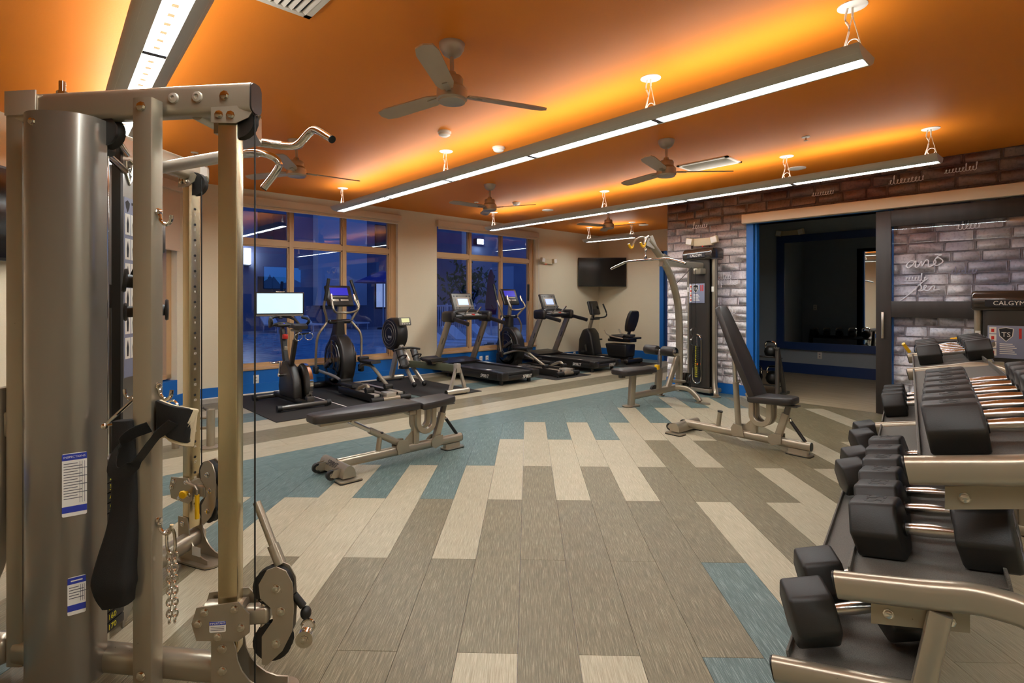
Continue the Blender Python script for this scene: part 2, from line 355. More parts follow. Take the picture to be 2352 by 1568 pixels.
# --- floor planks: a diagonal field and a field along the window wall
PW, PL, YB = .2242, 1.528, 4.19
pa = math.radians(1.67)
pdir = Vector((math.sin(pa) * SA + math.cos(pa) * CA, -math.sin(pa) * CA + math.cos(pa) * SA))
pside = Vector((math.cos(pa) * SA - (-math.sin(pa)) * 0 - math.sin(pa) * CA, 0)); pside = Vector((pdir.y, -pdir.x))
PANG = math.atan2(pdir.y, pdir.x)
TONES = {-13: {-1: 'T'}, -12: {-2: 'L', -1: 'T'}, -11: {-1: 'L'}, -10: {-2: 'D', -1: 'T'}, -9: {-1: 'L', 0: 'T'}, -8: {-2: 'D', -1: 'T'},
 -7: {-2: 'D', -1: 'L', 0: 'T'}, -6: {-2: 'D', -1: 'L', 0: 'T'}, -5: {-2: 'D', -1: 'L', 0: 'T'}, -4: {-2: 'D', -1: 'L', 0: 'T'},
 -3: {-2: 'D', -1: 'D', 0: 'T', 1: 'T'}, -2: {-2: 'D', -1: 'L', 0: 'T'}, -1: {-2: 'L', -1: 'D', 0: 'L', 1: 'T'}, 0: {-2: 'D', -1: 'D', 0: 'L', 1: 'T'},
 1: {-2: 'L', -1: 'D', 0: 'L', 1: 'T'}, 2: {-2: 'D', -1: 'D', 0: 'L', 1: 'T'}, 3: {-2: 'T', -1: 'D', 0: 'L', 1: 'T', 2: 'T'}, 4: {-2: 'T', -1: 'D', 0: 'L', 1: 'T'},
 5: {-2: 'T', -1: 'L', 0: 'D', 1: 'L', 2: 'T'}, 6: {-2: 'L', -1: 'D', 0: 'L', 1: 'T', 2: 'T'}, 7: {-2: 'L', -1: 'L', 0: 'D', 1: 'L', 2: 'T'}, 8: {-2: 'L', -1: 'L', 0: 'D', 1: 'L', 2: 'T'},
 9: {-1: 'L', 0: 'D', 1: 'L', 2: 'T'}, 10: {-2: 'L', -1: 'L', 0: 'D', 1: 'L', 2: 'T'}, 11: {-1: 'L', 0: 'L', 1: 'L', 2: 'T'}, 12: {-1: 'L', 0: 'D', 1: 'D', 2: 'T'},
 13: {-1: 'D', 0: 'L', 1: 'D', 2: 'L'}, 14: {-1: 'L', 0: 'D', 1: 'D', 2: 'L'}, 15: {0: 'L', 1: 'L', 2: 'D'}, 16: {-1: 'D', 0: 'L', 1: 'D'}, 17: {0: 'L', 1: 'D'}, 18: {0: 'D', 1: 'D'}}
def clip(poly, a, b, c):            # keep a*x+b*y<=c
    out = []
    for i in range(len(poly)):
        p, q = poly[i], poly[(i + 1) % len(poly)]; fp, fq = a * p[0] + b * p[1] - c, a * q[0] + b * q[1] - c
        if fp <= 0: out.append(p)
        if (fp < 0 < fq) or (fq < 0 < fp): t = fp / (fp - fq); out.append((p[0] + (q[0] - p[0]) * t, p[1] + (q[1] - p[1]) * t))
    return out
_full = {}
def plank(poly, ang, tone):
    cx = sum(p[0] for p in poly) / len(poly); cy = sum(p[1] for p in poly) / len(poly)
    ca, sa = math.cos(-ang), math.sin(-ang)
    loc = [((x - cx) * ca - (y - cy) * sa, (x - cx) * sa + (y - cy) * ca) for x, y in poly]
    key = (tone, tuple((round(a, 3), round(b, 3)) for a, b in loc))
    if key not in _full: _full[key] = mesh('plank', plate(loc, -.006, 0), 'plank_' + tone, flat=True)
    o = bpy.data.objects.new('plank', _full[key]); COL.objects.link(o); o.parent = floor
    o.location = (cx, cy, random.uniform(0, .0003)); o.rotation_euler = (0, 0, ang)
GAP = .0009
rest = {'L': [], 'D': [], 'T': []}
for k in range(-20, 33):
    for n in range(-5, 5):
        t0 = (4.222 + 1.528 * n) if k % 2 == 0 else (3.505 + 1.528 * n); s0 = -.0365 + PW * k
        poly = [tuple(pdir * t + pside * s) for s, t in ((s0 + GAP, t0 + GAP), (s0 + PW - GAP, t0 + GAP), (s0 + PW - GAP, t0 + 1.528 - GAP), (s0 + GAP, t0 + 1.528 - GAP))]
        for cl in ((0, 1, YB), (1, 0, BX), (-1, 0, 2.6), (0, -1, 2.2)):
            if len(poly) > 2: poly = clip(poly, *cl)
        if len(poly) < 3: continue
        seen = n in TONES.get(k, {})
        tone = TONES.get(k, {}).get(n) or random.choice('LLDDT' if n < 0 else 'LDT')
        if seen or any((x * CA + y * SA > .4 and abs((x * SA - y * CA) / (x * CA + y * SA)) < 1.02 and 690 + FPX * EYE / (x * CA + y * SA) < 1640) for x, y in poly): plank(poly, PANG, tone)
        else: rest[tone].append(plate(poly, -.006, 0))
row = 0; y = YB; RW = .24
BANDS = 'TTLLDDLLTTLLDDLL'
while y < WY:
    x = -2.6 + random.uniform(0, 1.2) - 1.2
    while x < EX:
        a, b = max(x, -2.6), min(x + PL, EX); y1 = min(y + RW, WY + .02)
        poly = [(a + GAP, y + GAP), (b - GAP, y + GAP), (b - GAP, y1 - GAP), (a + GAP, y1 - GAP)]
        x += PL
        if b - a < .02: continue
        if y < HINT and a > BX: continue
        if len(clip(poly, -1, 1, 6.09 + .02)) < 3: continue
        tone = BANDS[row % 16]
        if b > 0 : plank(poly, 0, tone)
        else: rest[tone].append(plate(poly, -.006, 0))
    y += RW; row += 1
for t, gs in rest.items():
    if gs:
        o = struct('plank_field', 'plank_' + t, *gs, parent=floor); o['kind'] = 'stuff'

# --- window wall with two openings; 45 degree wall with a third
def wallpiece(x0, x1, z0, z1): return box(x0, x1, WY, WY + .22, z0, z1)
W1, W2, SILL, HEADZ = (2.22, 4.84), (5.64, 8.19), .345, 2.73
struct('wall_window_side', 'wall', wallpiece(1.6, W1[0], 0, CEIL), wallpiece(W1[1], W2[0], 0, CEIL), wallpiece(W2[1], EX + .2, 0, CEIL),
       *[wallpiece(a, b, HEADZ, CEIL) for a, b in (W1, W2)], label='beige wall with two large windows')
struct('trim_1', 'blue', *[box(a, b, WY - .004, WY + .2, 0, SILL - .02) for a, b in (W1, W2)], label='blue panel below the windows')
struct('baseboard_window_side', 'blue', box(1.84, W1[0], WY - .016, WY, 0, .14), box(W1[0], W1[1], WY - .02, WY - .004, 0, .14), box(W1[1], W2[0], WY - .016, WY, 0, .14), box(W2[0], W2[1], WY - .02, WY - .004, 0, .14), box(W2[1], EX, WY - .016, WY, 0, .14))
def window(n, x0, x1, lab):
    F0, F1 = WY + .09, WY + .16; w = .055
    xs = [x0 + .03, x0 + .03 + (x1 - x0 - .12) / 3, x0 + .03 + 2 * (x1 - x0 - .12) / 3, x1 - .09]
    root = struct('window_%d' % n, 'tan', box(x0, x0 + .03, F0 - .02, F1, SILL, HEADZ), box(x1 - .09, x1, F0 - .02, F1, SILL, HEADZ), label=lab)
    struct('frame', 'tan', box(x0, x1, F0, F1, SILL, SILL + .05), box(x0, x1, F0, F1, HEADZ - .05, HEADZ),
           *[box(a - w / 2, a + w / 2, F0 - .01, F1, SILL, HEADZ) for a in xs], box(x0, x1, F0 - .005, F1, 2.09, 2.165), parent=root)
    struct('window_sill', 'tan', rbox(x0 - .01, x1 + .01, WY - .02, F0 + .02, SILL - .02, SILL + .015, .004), parent=root)
    for i in range(3):
        for z0, z1 in ((SILL + .05, 2.09), (2.165, HEADZ - .05)):
            a, b = xs[i] + w / 2, xs[i + 1] - w / 2
            for q in (box(a, a + .022, F0 + .012, F1 - .01, z0, z1), ): pass
            struct('sash', 'tan', box(a, a + .02, F0 + .012, F1 - .01, z0, z1), box(b - .02, b, F0 + .012, F1 - .01, z0, z1), box(a, b, F0 + .012, F1 - .01, z0, z0 + .02), box(a, b, F0 + .012, F1 - .01, z1 - .02, z1), parent=root)
            struct('pane', 'pane', ([(a + .02, F0 + .035, z0 + .02), (b - .02, F0 + .035, z0 + .02), (b - .02, F0 + .035, z1 - .02), (a + .02, F0 + .035, z1 - .02)], [(0, 1, 2, 3)]), parent=root)
    return root
window(1, W1[0], W1[1], 'three-bay tan framed window behind the spin bike')
window(2, W2[0], W2[1], 'three-bay tan framed window behind the treadmills')
def blind(x0, x1, zb, lab):
    t = thing('roller_blind', lab, 'blind', ((x0 + x1) / 2, WY, HEADZ - .1)); h = (x1 - x0) / 2
    part('cassette', t, 'blind', rbox(-h - .02, h + .03, -.075, 0, .0, .105, .006))
    part('fabric', t, 'blind', box(-h + .01, h - .02, -.03, -.027, zb - HEADZ + .1, .01)); part('hem_bar', t, 'white', rbox(-h + .01, h - .02, -.036, -.02, zb - HEADZ + .085, zb - HEADZ + .1, .003))
blind(W1[0], W1[1], 2.60, 'rolled-up tan roller blind above the window by the spin bike')
blind(W2[0], W2[1], 2.60, 'rolled-up tan roller blind above the window by the treadmills')
part_chain = solo('blind_chain', 'white bead chain loop beside the window by the treadmills', 'chain', 'white', tube([(8.24, WY - .03, 2.6), (8.24, WY - .03, .7)], .004, 6), tube([(8.265, WY - .03, 2.6), (8.265, WY - .03, .7)], .004, 6), ell((8.252, WY - .03, .69), .016, .012, .03))
# 45 degree wall: from (1.84, WY) down-left
DW0 = Vector((1.84, WY, 0)); DWD = Vector((-1, -1, 0)).normalized(); DWN = Vector((1, -1, 0)).normalized()
DWM = Matrix((DWD, -DWN, Vector((0, 0, 1)))).transposed().to_4x4(); DWM = Matrix.Translation(DW0) @ DWM     # local x along wall, y into the wall
def dw(g): return xf(g, DWM)
a0, a1 = .42, 2.12
struct('wall_diagonal', 'wall', dw(box(-.1, a0, 0, .2, 0, CEIL)), dw(box(a1, 6.4, 0, .2, 0, CEIL)), dw(box(a0, a1, 0, .2, HEADZ, CEIL)), label='angled beige wall behind the cable machine')
struct('trim_2', 'blue', dw(box(a0, a1, -.004, .2, 0, SILL - .02)), label='blue panel below the angled window')
struct('baseboard_diagonal', 'blue', dw(box(-.0, a0, -.016, 0, 0, .14)), dw(box(a1, 6.4, -.016, 0, 0, .14)), dw(box(a0, a1, -.02, -.004, 0, .14)))
w3 = struct('window_3', 'tan', dw(box(a0, a0 + .09, .07, .16, SILL, HEADZ)), dw(box(a1 - .09, a1, .07, .16, SILL, HEADZ)), dw(box(a0, a1, .07, .16, SILL, SILL + .05)), dw(box(a0, a1, .07, .16, 2.09, 2.165)), dw(box((a0 + a1) / 2 - .03, (a0 + a1) / 2 + .03, .07, .16, SILL, HEADZ)), label='tan framed window in the angled wall')
for i in (0, 1):
    b0 = a0 + .09 if i == 0 else (a0 + a1) / 2 + .03; b1 = (a0 + a1) / 2 - .03 if i == 0 else a1 - .09
    struct('pane', 'pane', dw(([(b0, .12, SILL + .05), (b1, .12, SILL + .05), (b1, .12, 2.09), (b0, .12, 2.09)], [(0, 1, 2, 3)])), parent=w3)
t = thing('roller_blind', 'half-lowered tan roller blind on the angled wall behind the cable machine', 'blind', tuple(DW0 + DWD * 1.27 + Vector((0, 0, 2.63))), math.atan2(DWD.y, DWD.x))
part('cassette', t, 'blind', rbox(-.9, .9, 0, .075, 0, .105, .006)); part('fabric', t, 'blind', box(-.86, .86, .03, .033, -.70, .01)); part('hem_bar', t, 'blind', rbox(-.86, .86, .024, .04, -.725, -.70, .003))
# back walls round the camera side
struct('wall_left', 'wall_back', box(-2.8, -2.6, -2.4, 3.6, 0, CEIL)); struct('wall_rear', 'wall_back', box(-2.8, BX + .3, -2.4, -2.2, 0, CEIL))
struct('wall_end', 'wall', box(EX, EX + .2, 6.27, WY + .2, 0, CEIL), box(EX, EX + .2, HINT, 6.27, 2.37, CEIL), label='beige end wall with the corner television')
struct('baseboard_end', 'blue', box(EX - .016, EX, 6.27, WY, 0, .18)); 
d1 = struct('door_1', 'navy', box(EX + .02, EX + .06, 5.2, 6.17, 0, 2.27), label='dark door in the end wall'); struct('door_frame', 'blue', box(EX - .025, EX + .1, 6.17, 6.27, 0, 2.37), box(EX - .025, EX + .1, HINT, 6.27, 2.27, 2.37), parent=d1)
struct('wall_passage', 'wall', box(BX + .15, EX + .2, HINT - .12, HINT, 0, CEIL))

struct('trim_4', 'white', box(1.86, EX - .02, WY - .034, WY - .016, 0, .012), label='pale bead at the foot of the window wall')
# --- brick wall with the sliding-door opening
OP0, OP1, OPH = 1.50, 3.02, 2.33
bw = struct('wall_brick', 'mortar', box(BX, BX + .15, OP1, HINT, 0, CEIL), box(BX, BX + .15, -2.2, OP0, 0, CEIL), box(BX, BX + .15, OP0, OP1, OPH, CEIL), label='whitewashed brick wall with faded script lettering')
bm_var = []
for v in range(8):
    rr = random.Random(v + 3)
    g = bev(box(-.004, .03, -.5, .5, -.5, .5), .045, 1)
    V = [(x + rr.uniform(-.0025, .0025), max(-.5, min(.5, y * .985 + rr.uniform(-.025, .025))), max(-.5, min(.5, z * .97 + rr.uniform(-.05, .05)))) for x, y, z in g[0]]
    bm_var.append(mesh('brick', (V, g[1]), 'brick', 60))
extra = []
zc, course = .14, 0
while zc < CEIL - .02:
    h = min(random.choice((.105, .112, .12)), CEIL - zc); yb = HINT
    yb_end = -2.2; first = True
    while yb > yb_end:
        L = random.uniform(.2, .34) if not (first and course % 2) else random.uniform(.1, .17); first = False
        a, b = max(yb - L, yb_end), yb; yb -= L
        for (s0, s1) in ([(a, b)] if (b <= OP0 or a >= OP1 or zc > OPH - .03) else [(a, min(b, OP0)), (max(a, OP1), b)]):
            if s1 - s0 < .03: continue
            cy, w = (s0 + s1) / 2, s1 - s0 - .010
            if cy > .25:
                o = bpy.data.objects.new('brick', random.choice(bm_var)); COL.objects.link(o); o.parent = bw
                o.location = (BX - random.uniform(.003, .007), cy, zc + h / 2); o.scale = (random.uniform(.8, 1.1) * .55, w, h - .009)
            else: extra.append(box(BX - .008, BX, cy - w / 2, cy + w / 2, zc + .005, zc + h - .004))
    zc += h; course += 1
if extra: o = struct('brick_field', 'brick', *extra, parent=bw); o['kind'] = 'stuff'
# painted script on the bricks: pen strokes (x to the right along the wall, y up, in units of the letter height)
def pen(strokes, y0, z0, k, m_='script', r=.0035):
    for st in strokes:
        pts = smooth([(BX - .021, y0 - x * k, z0 + q * k) for x, q in st], 5)
        struct('lettering', m_, sweep(pts, [(r * 1.6 * a, r * .5 * b) for a, b in circ(1, 6)], (1, 0, 0)), parent=bw)
AND = [[(.75, .75), (.35, .8), (.0, .35), (.15, .05), (.5, .3), (.85, .8), (.8, .15), (1.05, .15), (1.35, .75), (1.4, .2), (1.7, .8), (1.95, .75), (1.95, .15), (2.2, .15), (2.6, .5), (2.55, .9), (2.9, 1.0), (3.2, .6), (2.7, .2), (2.4, .5), (2.7, 1.1), (3.1, 1.35), (2.5, 1.4)]]
PER = [[(-1.2, -1.3), (0, -.2), (1.0, .9), (1.5, 1.3)], [(.4, .1), (.8, .7), (.95, .3), (.7, .1), (1.0, .1), (1.35, .5), (1.2, .6), (1.15, .2), (1.5, .1), (1.8, .5), (2.0, .5), (1.95, .15), (2.4, .2)]]
def scrawl(n, sd):
    q = random.Random(sd); P = [(0, .2)]
    for i in range(n): b = i * .55; h = q.choice((.7, .8, 1.5, .75)); P += [(b + .2, .1), (b + .42 + q.uniform(0, .15), h), (b + .30, h * .9), (b + .38, .08)]
    return [P]
pen(AND, 1.33, 1.66, .10); pen(PER, 1.30, 1.40, .11)
for y0, z0, k, n, sd, m_ in ((3.55, 1.52, .085, 7, 1, 'script'), (3.52, 1.60, .06, 6, 2, 'script'), (3.60, 1.72, .07, 3, 3, 'script'), (3.42, 1.12, .08, 4, 4, 'script'), (3.55, .95, .06, 7, 5, 'script_dark'), (.95, 1.58, .05, 8, 6, 'script_dark'),
                        (3.9, 2.35, .06, 7, 7, 'script'), (2.3, 2.60, .05, 9, 8, 'script'), (1.5, 2.62, .06, 10, 9, 'script'), (1.0, 2.66, .05, 10, 10, 'script'), (1.35, 1.52, .05, 7, 11, 'script'), (.9, 2.05, .06, 6, 12, 'script')): pen(scrawl(n, sd), y0, z0, k, m_, .002)
struct('baseboard_brick', 'blue', box(BX - .03, BX, OP1 + .1, HINT, 0, .14), box(BX - .03, BX, -2.2, OP0, 0, .14))
d2 = struct('door_2', 'blue', box(BX - .03, BX + .17, OP1, OP1 + .09, 0, OPH), label='blue framed doorway to the dark side room')
struct('door_frame', 'blue', box(BX - .03, BX + .17, OP0 - .05, OP1 + .09, OPH, OPH + .06), box(BX - .02, BX + .17, OP0 - .05, OP0, 0, OPH), box(BX + .02, BX + .10, OP1 - .03, OP1, 0, OPH), parent=d2)
struct('trim_3', 'header', rbox(BX - .14, BX - .03, -2.0, OP1 + .11, 2.335, 2.455, .004), label='tan sliding door track cover')
# sliding barn door
sd = thing('sliding_door', 'dark wooden sliding barn door with large glass panes', 'door', (BX - .075, .46, .012))
for y0, y1 in ((1.00, 1.145), (-.72, -.575)): part('stile', sd, 'espresso', rbox(-.02, .02, y0, y1, 0, 2.30, .003))
for z0, z1 in ((2.12, 2.30), (1.10, 1.28), (0, .20)): part('rail', sd, 'espresso', rbox(-.02, .02, -.575, 1.0, z0, z1, .003))
for z0, z1 in ((1.28, 2.12), (.20, 1.10)): part('pane', sd, 'door_pane', ([(0, -.575, z0), (0, 1.0, z0), (0, 1.0, z1), (0, -.575, z1)], [(0, 1, 2, 3)]))
part('handle', sd, 'steel', rbox(-.062, -.048, 1.06, 1.085, .86, 1.16, .004), cyl((-.05, 1.072, .9), (-.02, 1.072, .9), .006), cyl((-.05, 1.072, 1.12), (-.02, 1.072, 1.12), .006))
solo('floor_guide', 'small round door guide on the floor beside the barn door', 'door guide', 'offwhite', lathe([(.035, 0), (.035, .03), (.02, .042)], 16, (BX - .14, 1.36, 0)))
# side room
IX = 10.35
struct('floor_side_room', 'inner_floor', box(BX, IX + .1, -1.0, HINT - .1, -.05, .001)); struct('ceiling_side_room', 'white', box(BX + .15, IX + .1, -1.0, HINT - .1, CEIL - .1, CEIL - .02))
struct('wall_side_room_back', 'slate', box(IX, IX + .15, -1.0, HINT - .1, 0, CEIL)); struct('wall_side_room_left', 'slate', box(BX + .15, IX, HINT - .16, HINT - .12, 0, CEIL)); struct('wall_side_room_right', 'slate', box(BX + .15, IX, -1.1, -1.0, 0, CEIL))
struct('wall_side_room_front', 'slate', box(BX + .15, BX + .17, OP1, HINT - .12, 0, CEIL), box(BX + .15, BX + .17, -1.0, OP0, 0, CEIL), box(BX + .15, BX + .17, OP0, OP1, OPH, CEIL))
struct('baseboard_side_room', 'navy', box(IX - .016, IX, -1, HINT - .16, 0, .18), box(BX + .17, IX, HINT - .176, HINT - .16, 0, .18))
mr = thing('wall_mirror', 'large navy framed mirror on the side room wall', 'mirror', (IX - .034, 2.2, .43), math.radians(1.2))
part('glass', mr, 'mirror', box(-.012, -.002, -1.4, 1.48, .13, 1.91))
part('frame', mr, 'navy', box(-.03, 0, 1.48, 1.61, 0, 2.04), box(-.03, 0, -1.53, -1.4, 0, 2.04), box(-.03, 0, -1.4, 1.48, 1.91, 2.04), box(-.03, 0, -1.4, 1.48, 0, .13))

# ================================================================== pendant lights
def pendant(x0, y0, x1, y1, joints, hangers, lab):
    z0 = 2.53; v = Vector((x1 - x0, y1 - y0, 0)); L = v.length
    t = thing('pendant_light', lab, 'light fixture', (x0, y0, z0), math.atan2(v.y, v.x))
    # section across local y: curved trough open to the top, lens slot in the middle
    out = [(-.135, .062), (-.133, .052), (-.115, .026), (-.085, .009), (-.052, .001)]
    def trough(s):
        o2 = [(s * a, b) for a, b in out]; inn = [(s * (a if False else q[0]), q[1]) for a, q in ((0, (-.046, .006)), (0, (-.08, .018)), (0, (-.108, .034)), (0, (-.127, .062)))]
        return xf(plate(o2 + inn, 0, L), YZ_X)
    part('housing', t, 'fixture', trough(1), trough(-1))
    part('end_cap', t, 'fixture', xf(plate(out + [(-a, b) for a, b in reversed(out)], -.006, 0), YZ_X)); part('end_cap', t, 'fixture', xf(plate(out + [(-a, b) for a, b in reversed(out)], L, L + .006), YZ_X))
    js = [0] + joints + [L]
    for a, b in zip(js, js[1:]):
        part('diffuser', t, 'lens', box(a + .022, b - .022, -.05, .05, .010, .014))
        part('uplight', t, 'uplight', box(a + .03, b - .03, -.07, .07, .030, .034))
        part('joint', t, 'ink_grey', box(b - .02, b + .02 if b < L else b, -.052, .052, .003, .012))
    part('reflector', t, 'white', box(.005, L - .005, -.105, .105, .020, .026))
    for i, h in enumerate(hangers):
        part('canopy', t, 'white_gloss', lathe([(.062, .308), (.07, .312), (.07, .316)], 24, (h, 0, 0)))
        c = part('hanger_cable', t, 'white', cyl((h, 0, .31), (h, 0, .26), .006, 8), cyl((h, 0, .265), (h - .05, .0, .05), .0028, 6), cyl((h, 0, .265), (h + .05, 0, .05), .0028, 6))
        part('power_cord', t, 'white', tube([(h + .02, .01, .31), (h + .03, .012, .25), (h + .012, .01, .2), (h + .03, .012, .12), (h + .06, .0, .04)], .0055, 8, 4), torus((h - .005, .01, .11), .028, .003, (0, 1, 0), 16, 6))
    return t
YZ_X = YZ
pendant(3.235, .76, 3.385, 7.06, [1.24, 2.48, 3.72, 4.97], [.06, 1.29, 3.75, 6.21], 'long linear pendant light hung from four canopies above the benches')
pendant(6.055, .86, 6.245, 7.16, [1.24, 2.48, 3.72, 4.97], [.06, 1.30, 3.76, 6.21], 'long linear pendant light above the barn door side of the room')
pendant(8.99, 6.00, 8.975, 7.20, [], [.06, 1.12], 'short linear pendant light before the corner television')
pa_ = pendant(.33, -1.90, .68, 6.30, [1.25, 2.5, 3.93, 5.1, 6.35, 7.3], [.06, 1.29, 3.75, 6.2, 8.1], 'linear pendant light with visible diode row above the cable machine')
for i in range(60): 
    part('diode', pa_, 'led_off', box(2.6 + i * .1, 2.632 + i * .1, -.013, .013, .0080, .0102))

pendant(3.15, -2.05, 3.20, -.25, [.9], [.06, .9, 1.74], 'added unseen linear pendant light over the near end of the dumbbell rack')  # extra lamp added out of view to brighten the foreground
# ceiling fans, at rest
def fan(x, y, a, lab):
    t = thing('ceiling_fan', lab, 'ceiling fan', (x, y, CEIL), a)
    part('canopy', t, 'fan_metal', lathe([(.078, 0), (.078, -.008), (.072, -.035), (.055, -.062), (.03, -.078), (.02, -.08)], 28))
    part('downrod', t, 'fan_metal', cyl((0, 0, -.07), (0, 0, -.20), .0125, 12), lathe([(.014, -.165), (.024, -.17), (.03, -.2)], 16))
    part('motor', t, 'fan_metal', lathe([(.025, -.195), (.06, -.2), (.068, -.212), (.068, -.25), (.072, -.255), (.09, -.275), (.092, -.335), (.085, -.343)], 32))
    part('bottom_cap', t, 'fan_metal', lathe([(.084, -.340), (.08, -.352), (.02, -.356), (.001, -.356)], 28))
    for k in range(3):
        bl = plate([(.10, -.035), (.17, -.055), (.55, -.06), (.62, -.045), (.64, 0), (.62, .045), (.55, .06), (.17, .05), (.10, .03)], -.004, .004)
        bl = mv(rot(bl, 'X', 11), 0, 0, -.305)
        b = part('blade', t, 'fan_blade', rot(bl, 'Z', 120 * k))
        part('blade_iron', b, 'fan_metal', rot(mv(rot(box(.07, .19, -.016, .016, -.010, -.004), 'X', 11), 0, 0, -.305), 'Z', 120 * k))
for x, y, a, l in ((1.96, 2.6, 1.75, 'brushed nickel ceiling fan over the cable machine side, before the smoke detector'), (4.64, 2.74, 1.3, 'brushed nickel ceiling fan beside the square ceiling vent'),
                   (2.05, 5.2, 2.0, 'brushed nickel ceiling fan seen behind the pull-up handles'), (4.70, 5.4, 1.0, 'brushed nickel ceiling fan above the rowing machine'), (7.32, 5.4, .8, 'brushed nickel ceiling fan before the short pendant light')):
    fan(x, y, a, l)
# ceiling vents, detectors, sprinklers
def vent(x, y, w, d, lab, rz=0):
    t = thing('ceiling_vent', lab, 'vent', (x, y, CEIL), rz)
    part('frame', t, 'white', box(-w/2, w/2, -d/2, -d/2 + .035, -.012, 0), box(-w/2, w/2, d/2 - .035, d/2, -.012, 0), box(-w/2, -w/2 + .035, -d/2, d/2, -.012, 0), box(w/2 - .035, w/2, -d/2, d/2, -.012, 0))
    part('backing', t, 'ink', box(-w/2 + .03, w/2 - .03, -d/2 + .03, d/2 - .03, -.003, -.001))
    n = 12
    for i in range(n):
        q = -w/2 + .045 + (w - .09) * i / (n - 1)
        part('slat', t, 'white', rot(box(q - .012, q + .012, -d/2 + .035, d/2 - .035, -.009, -.007), 'Y', 32, (q, 0, -.008)))
vx, vy = onc = (0, 0)
def ceil_at(px, py):
    d = FPX * (CEIL - EYE) / (690 - py); r = d * (px - 1176) / FPX; return (r * SA + d * CA, -r * CA + d * SA)
x, y = ceil_at(640, -75); vent(.96, 2.64, .5, .5, 'white slatted ceiling vent before the nickel fan by the cable machine')
x, y = ceil_at(1628, 376); vent(x, y, .36, .60, 'white slatted ceiling vent beside the far pendant lamp')
def detector(px, py, kind, lab):
    x, y = ceil_at(px, py)
    if kind == 's':
        t = thing('smoke_detector', lab, 'detector', (x, y, CEIL)); part('base', t, 'white', lathe([(.062, 0), (.062, -.014), (.055, -.018)], 24)); part('dome', t, 'white_gloss', lathe([(.056, -.016), (.052, -.035), (.03, -.048), (.001, -.05)], 24))
    elif kind == 'd':
        t = thing('speaker_disc', lab, 'ceiling disc', (x, y, CEIL)); part('rim', t, 'white', lathe([(.098, 0), (.098, -.006), (.085, -.009)], 28)); part('grille', t, 'offwhite', lathe([(.086, -.006), (.001, -.0075)], 28))
    else:
        t = thing('sprinkler', lab, 'sprinkler', (x, y, CEIL)); part('escutcheon', t, 'white', lathe([(.036, 0), (.034, -.006), (.012, -.008)], 18)); part('deflector', t, 'chrome', cyl((0, 0, -.006), (0, 0, -.035), .008, 8), lathe([(.02, -.035), (.02, -.038)], 10))
detector(1021, 302, 's', 'white smoke detector before the light canopy, in front of the nickel fan'); detector(1145, 338, 's', 'white bell-shaped detector beside the long pendant light'); detector(1186, 465, 's', 'white smoke detector beside the fan above the rowing machine')
detector(1258, 482, 'd', 'flat white ceiling disc beside the fan above the rowing machine'); detector(1830, 386, 'd', 'flat white ceiling disc beside a light canopy by the barn door'); detector(1478, 516, 'd', 'flat white ceiling disc near the short pendant light')
detector(447, 350, 'p', 'white ceiling sprinkler head over the cable machine'); detector(1094, 464, 'p', 'white ceiling sprinkler head left of the fan above the rowing machine'); detector(1851, 314, 'p', 'white ceiling sprinkler head near the barn door')

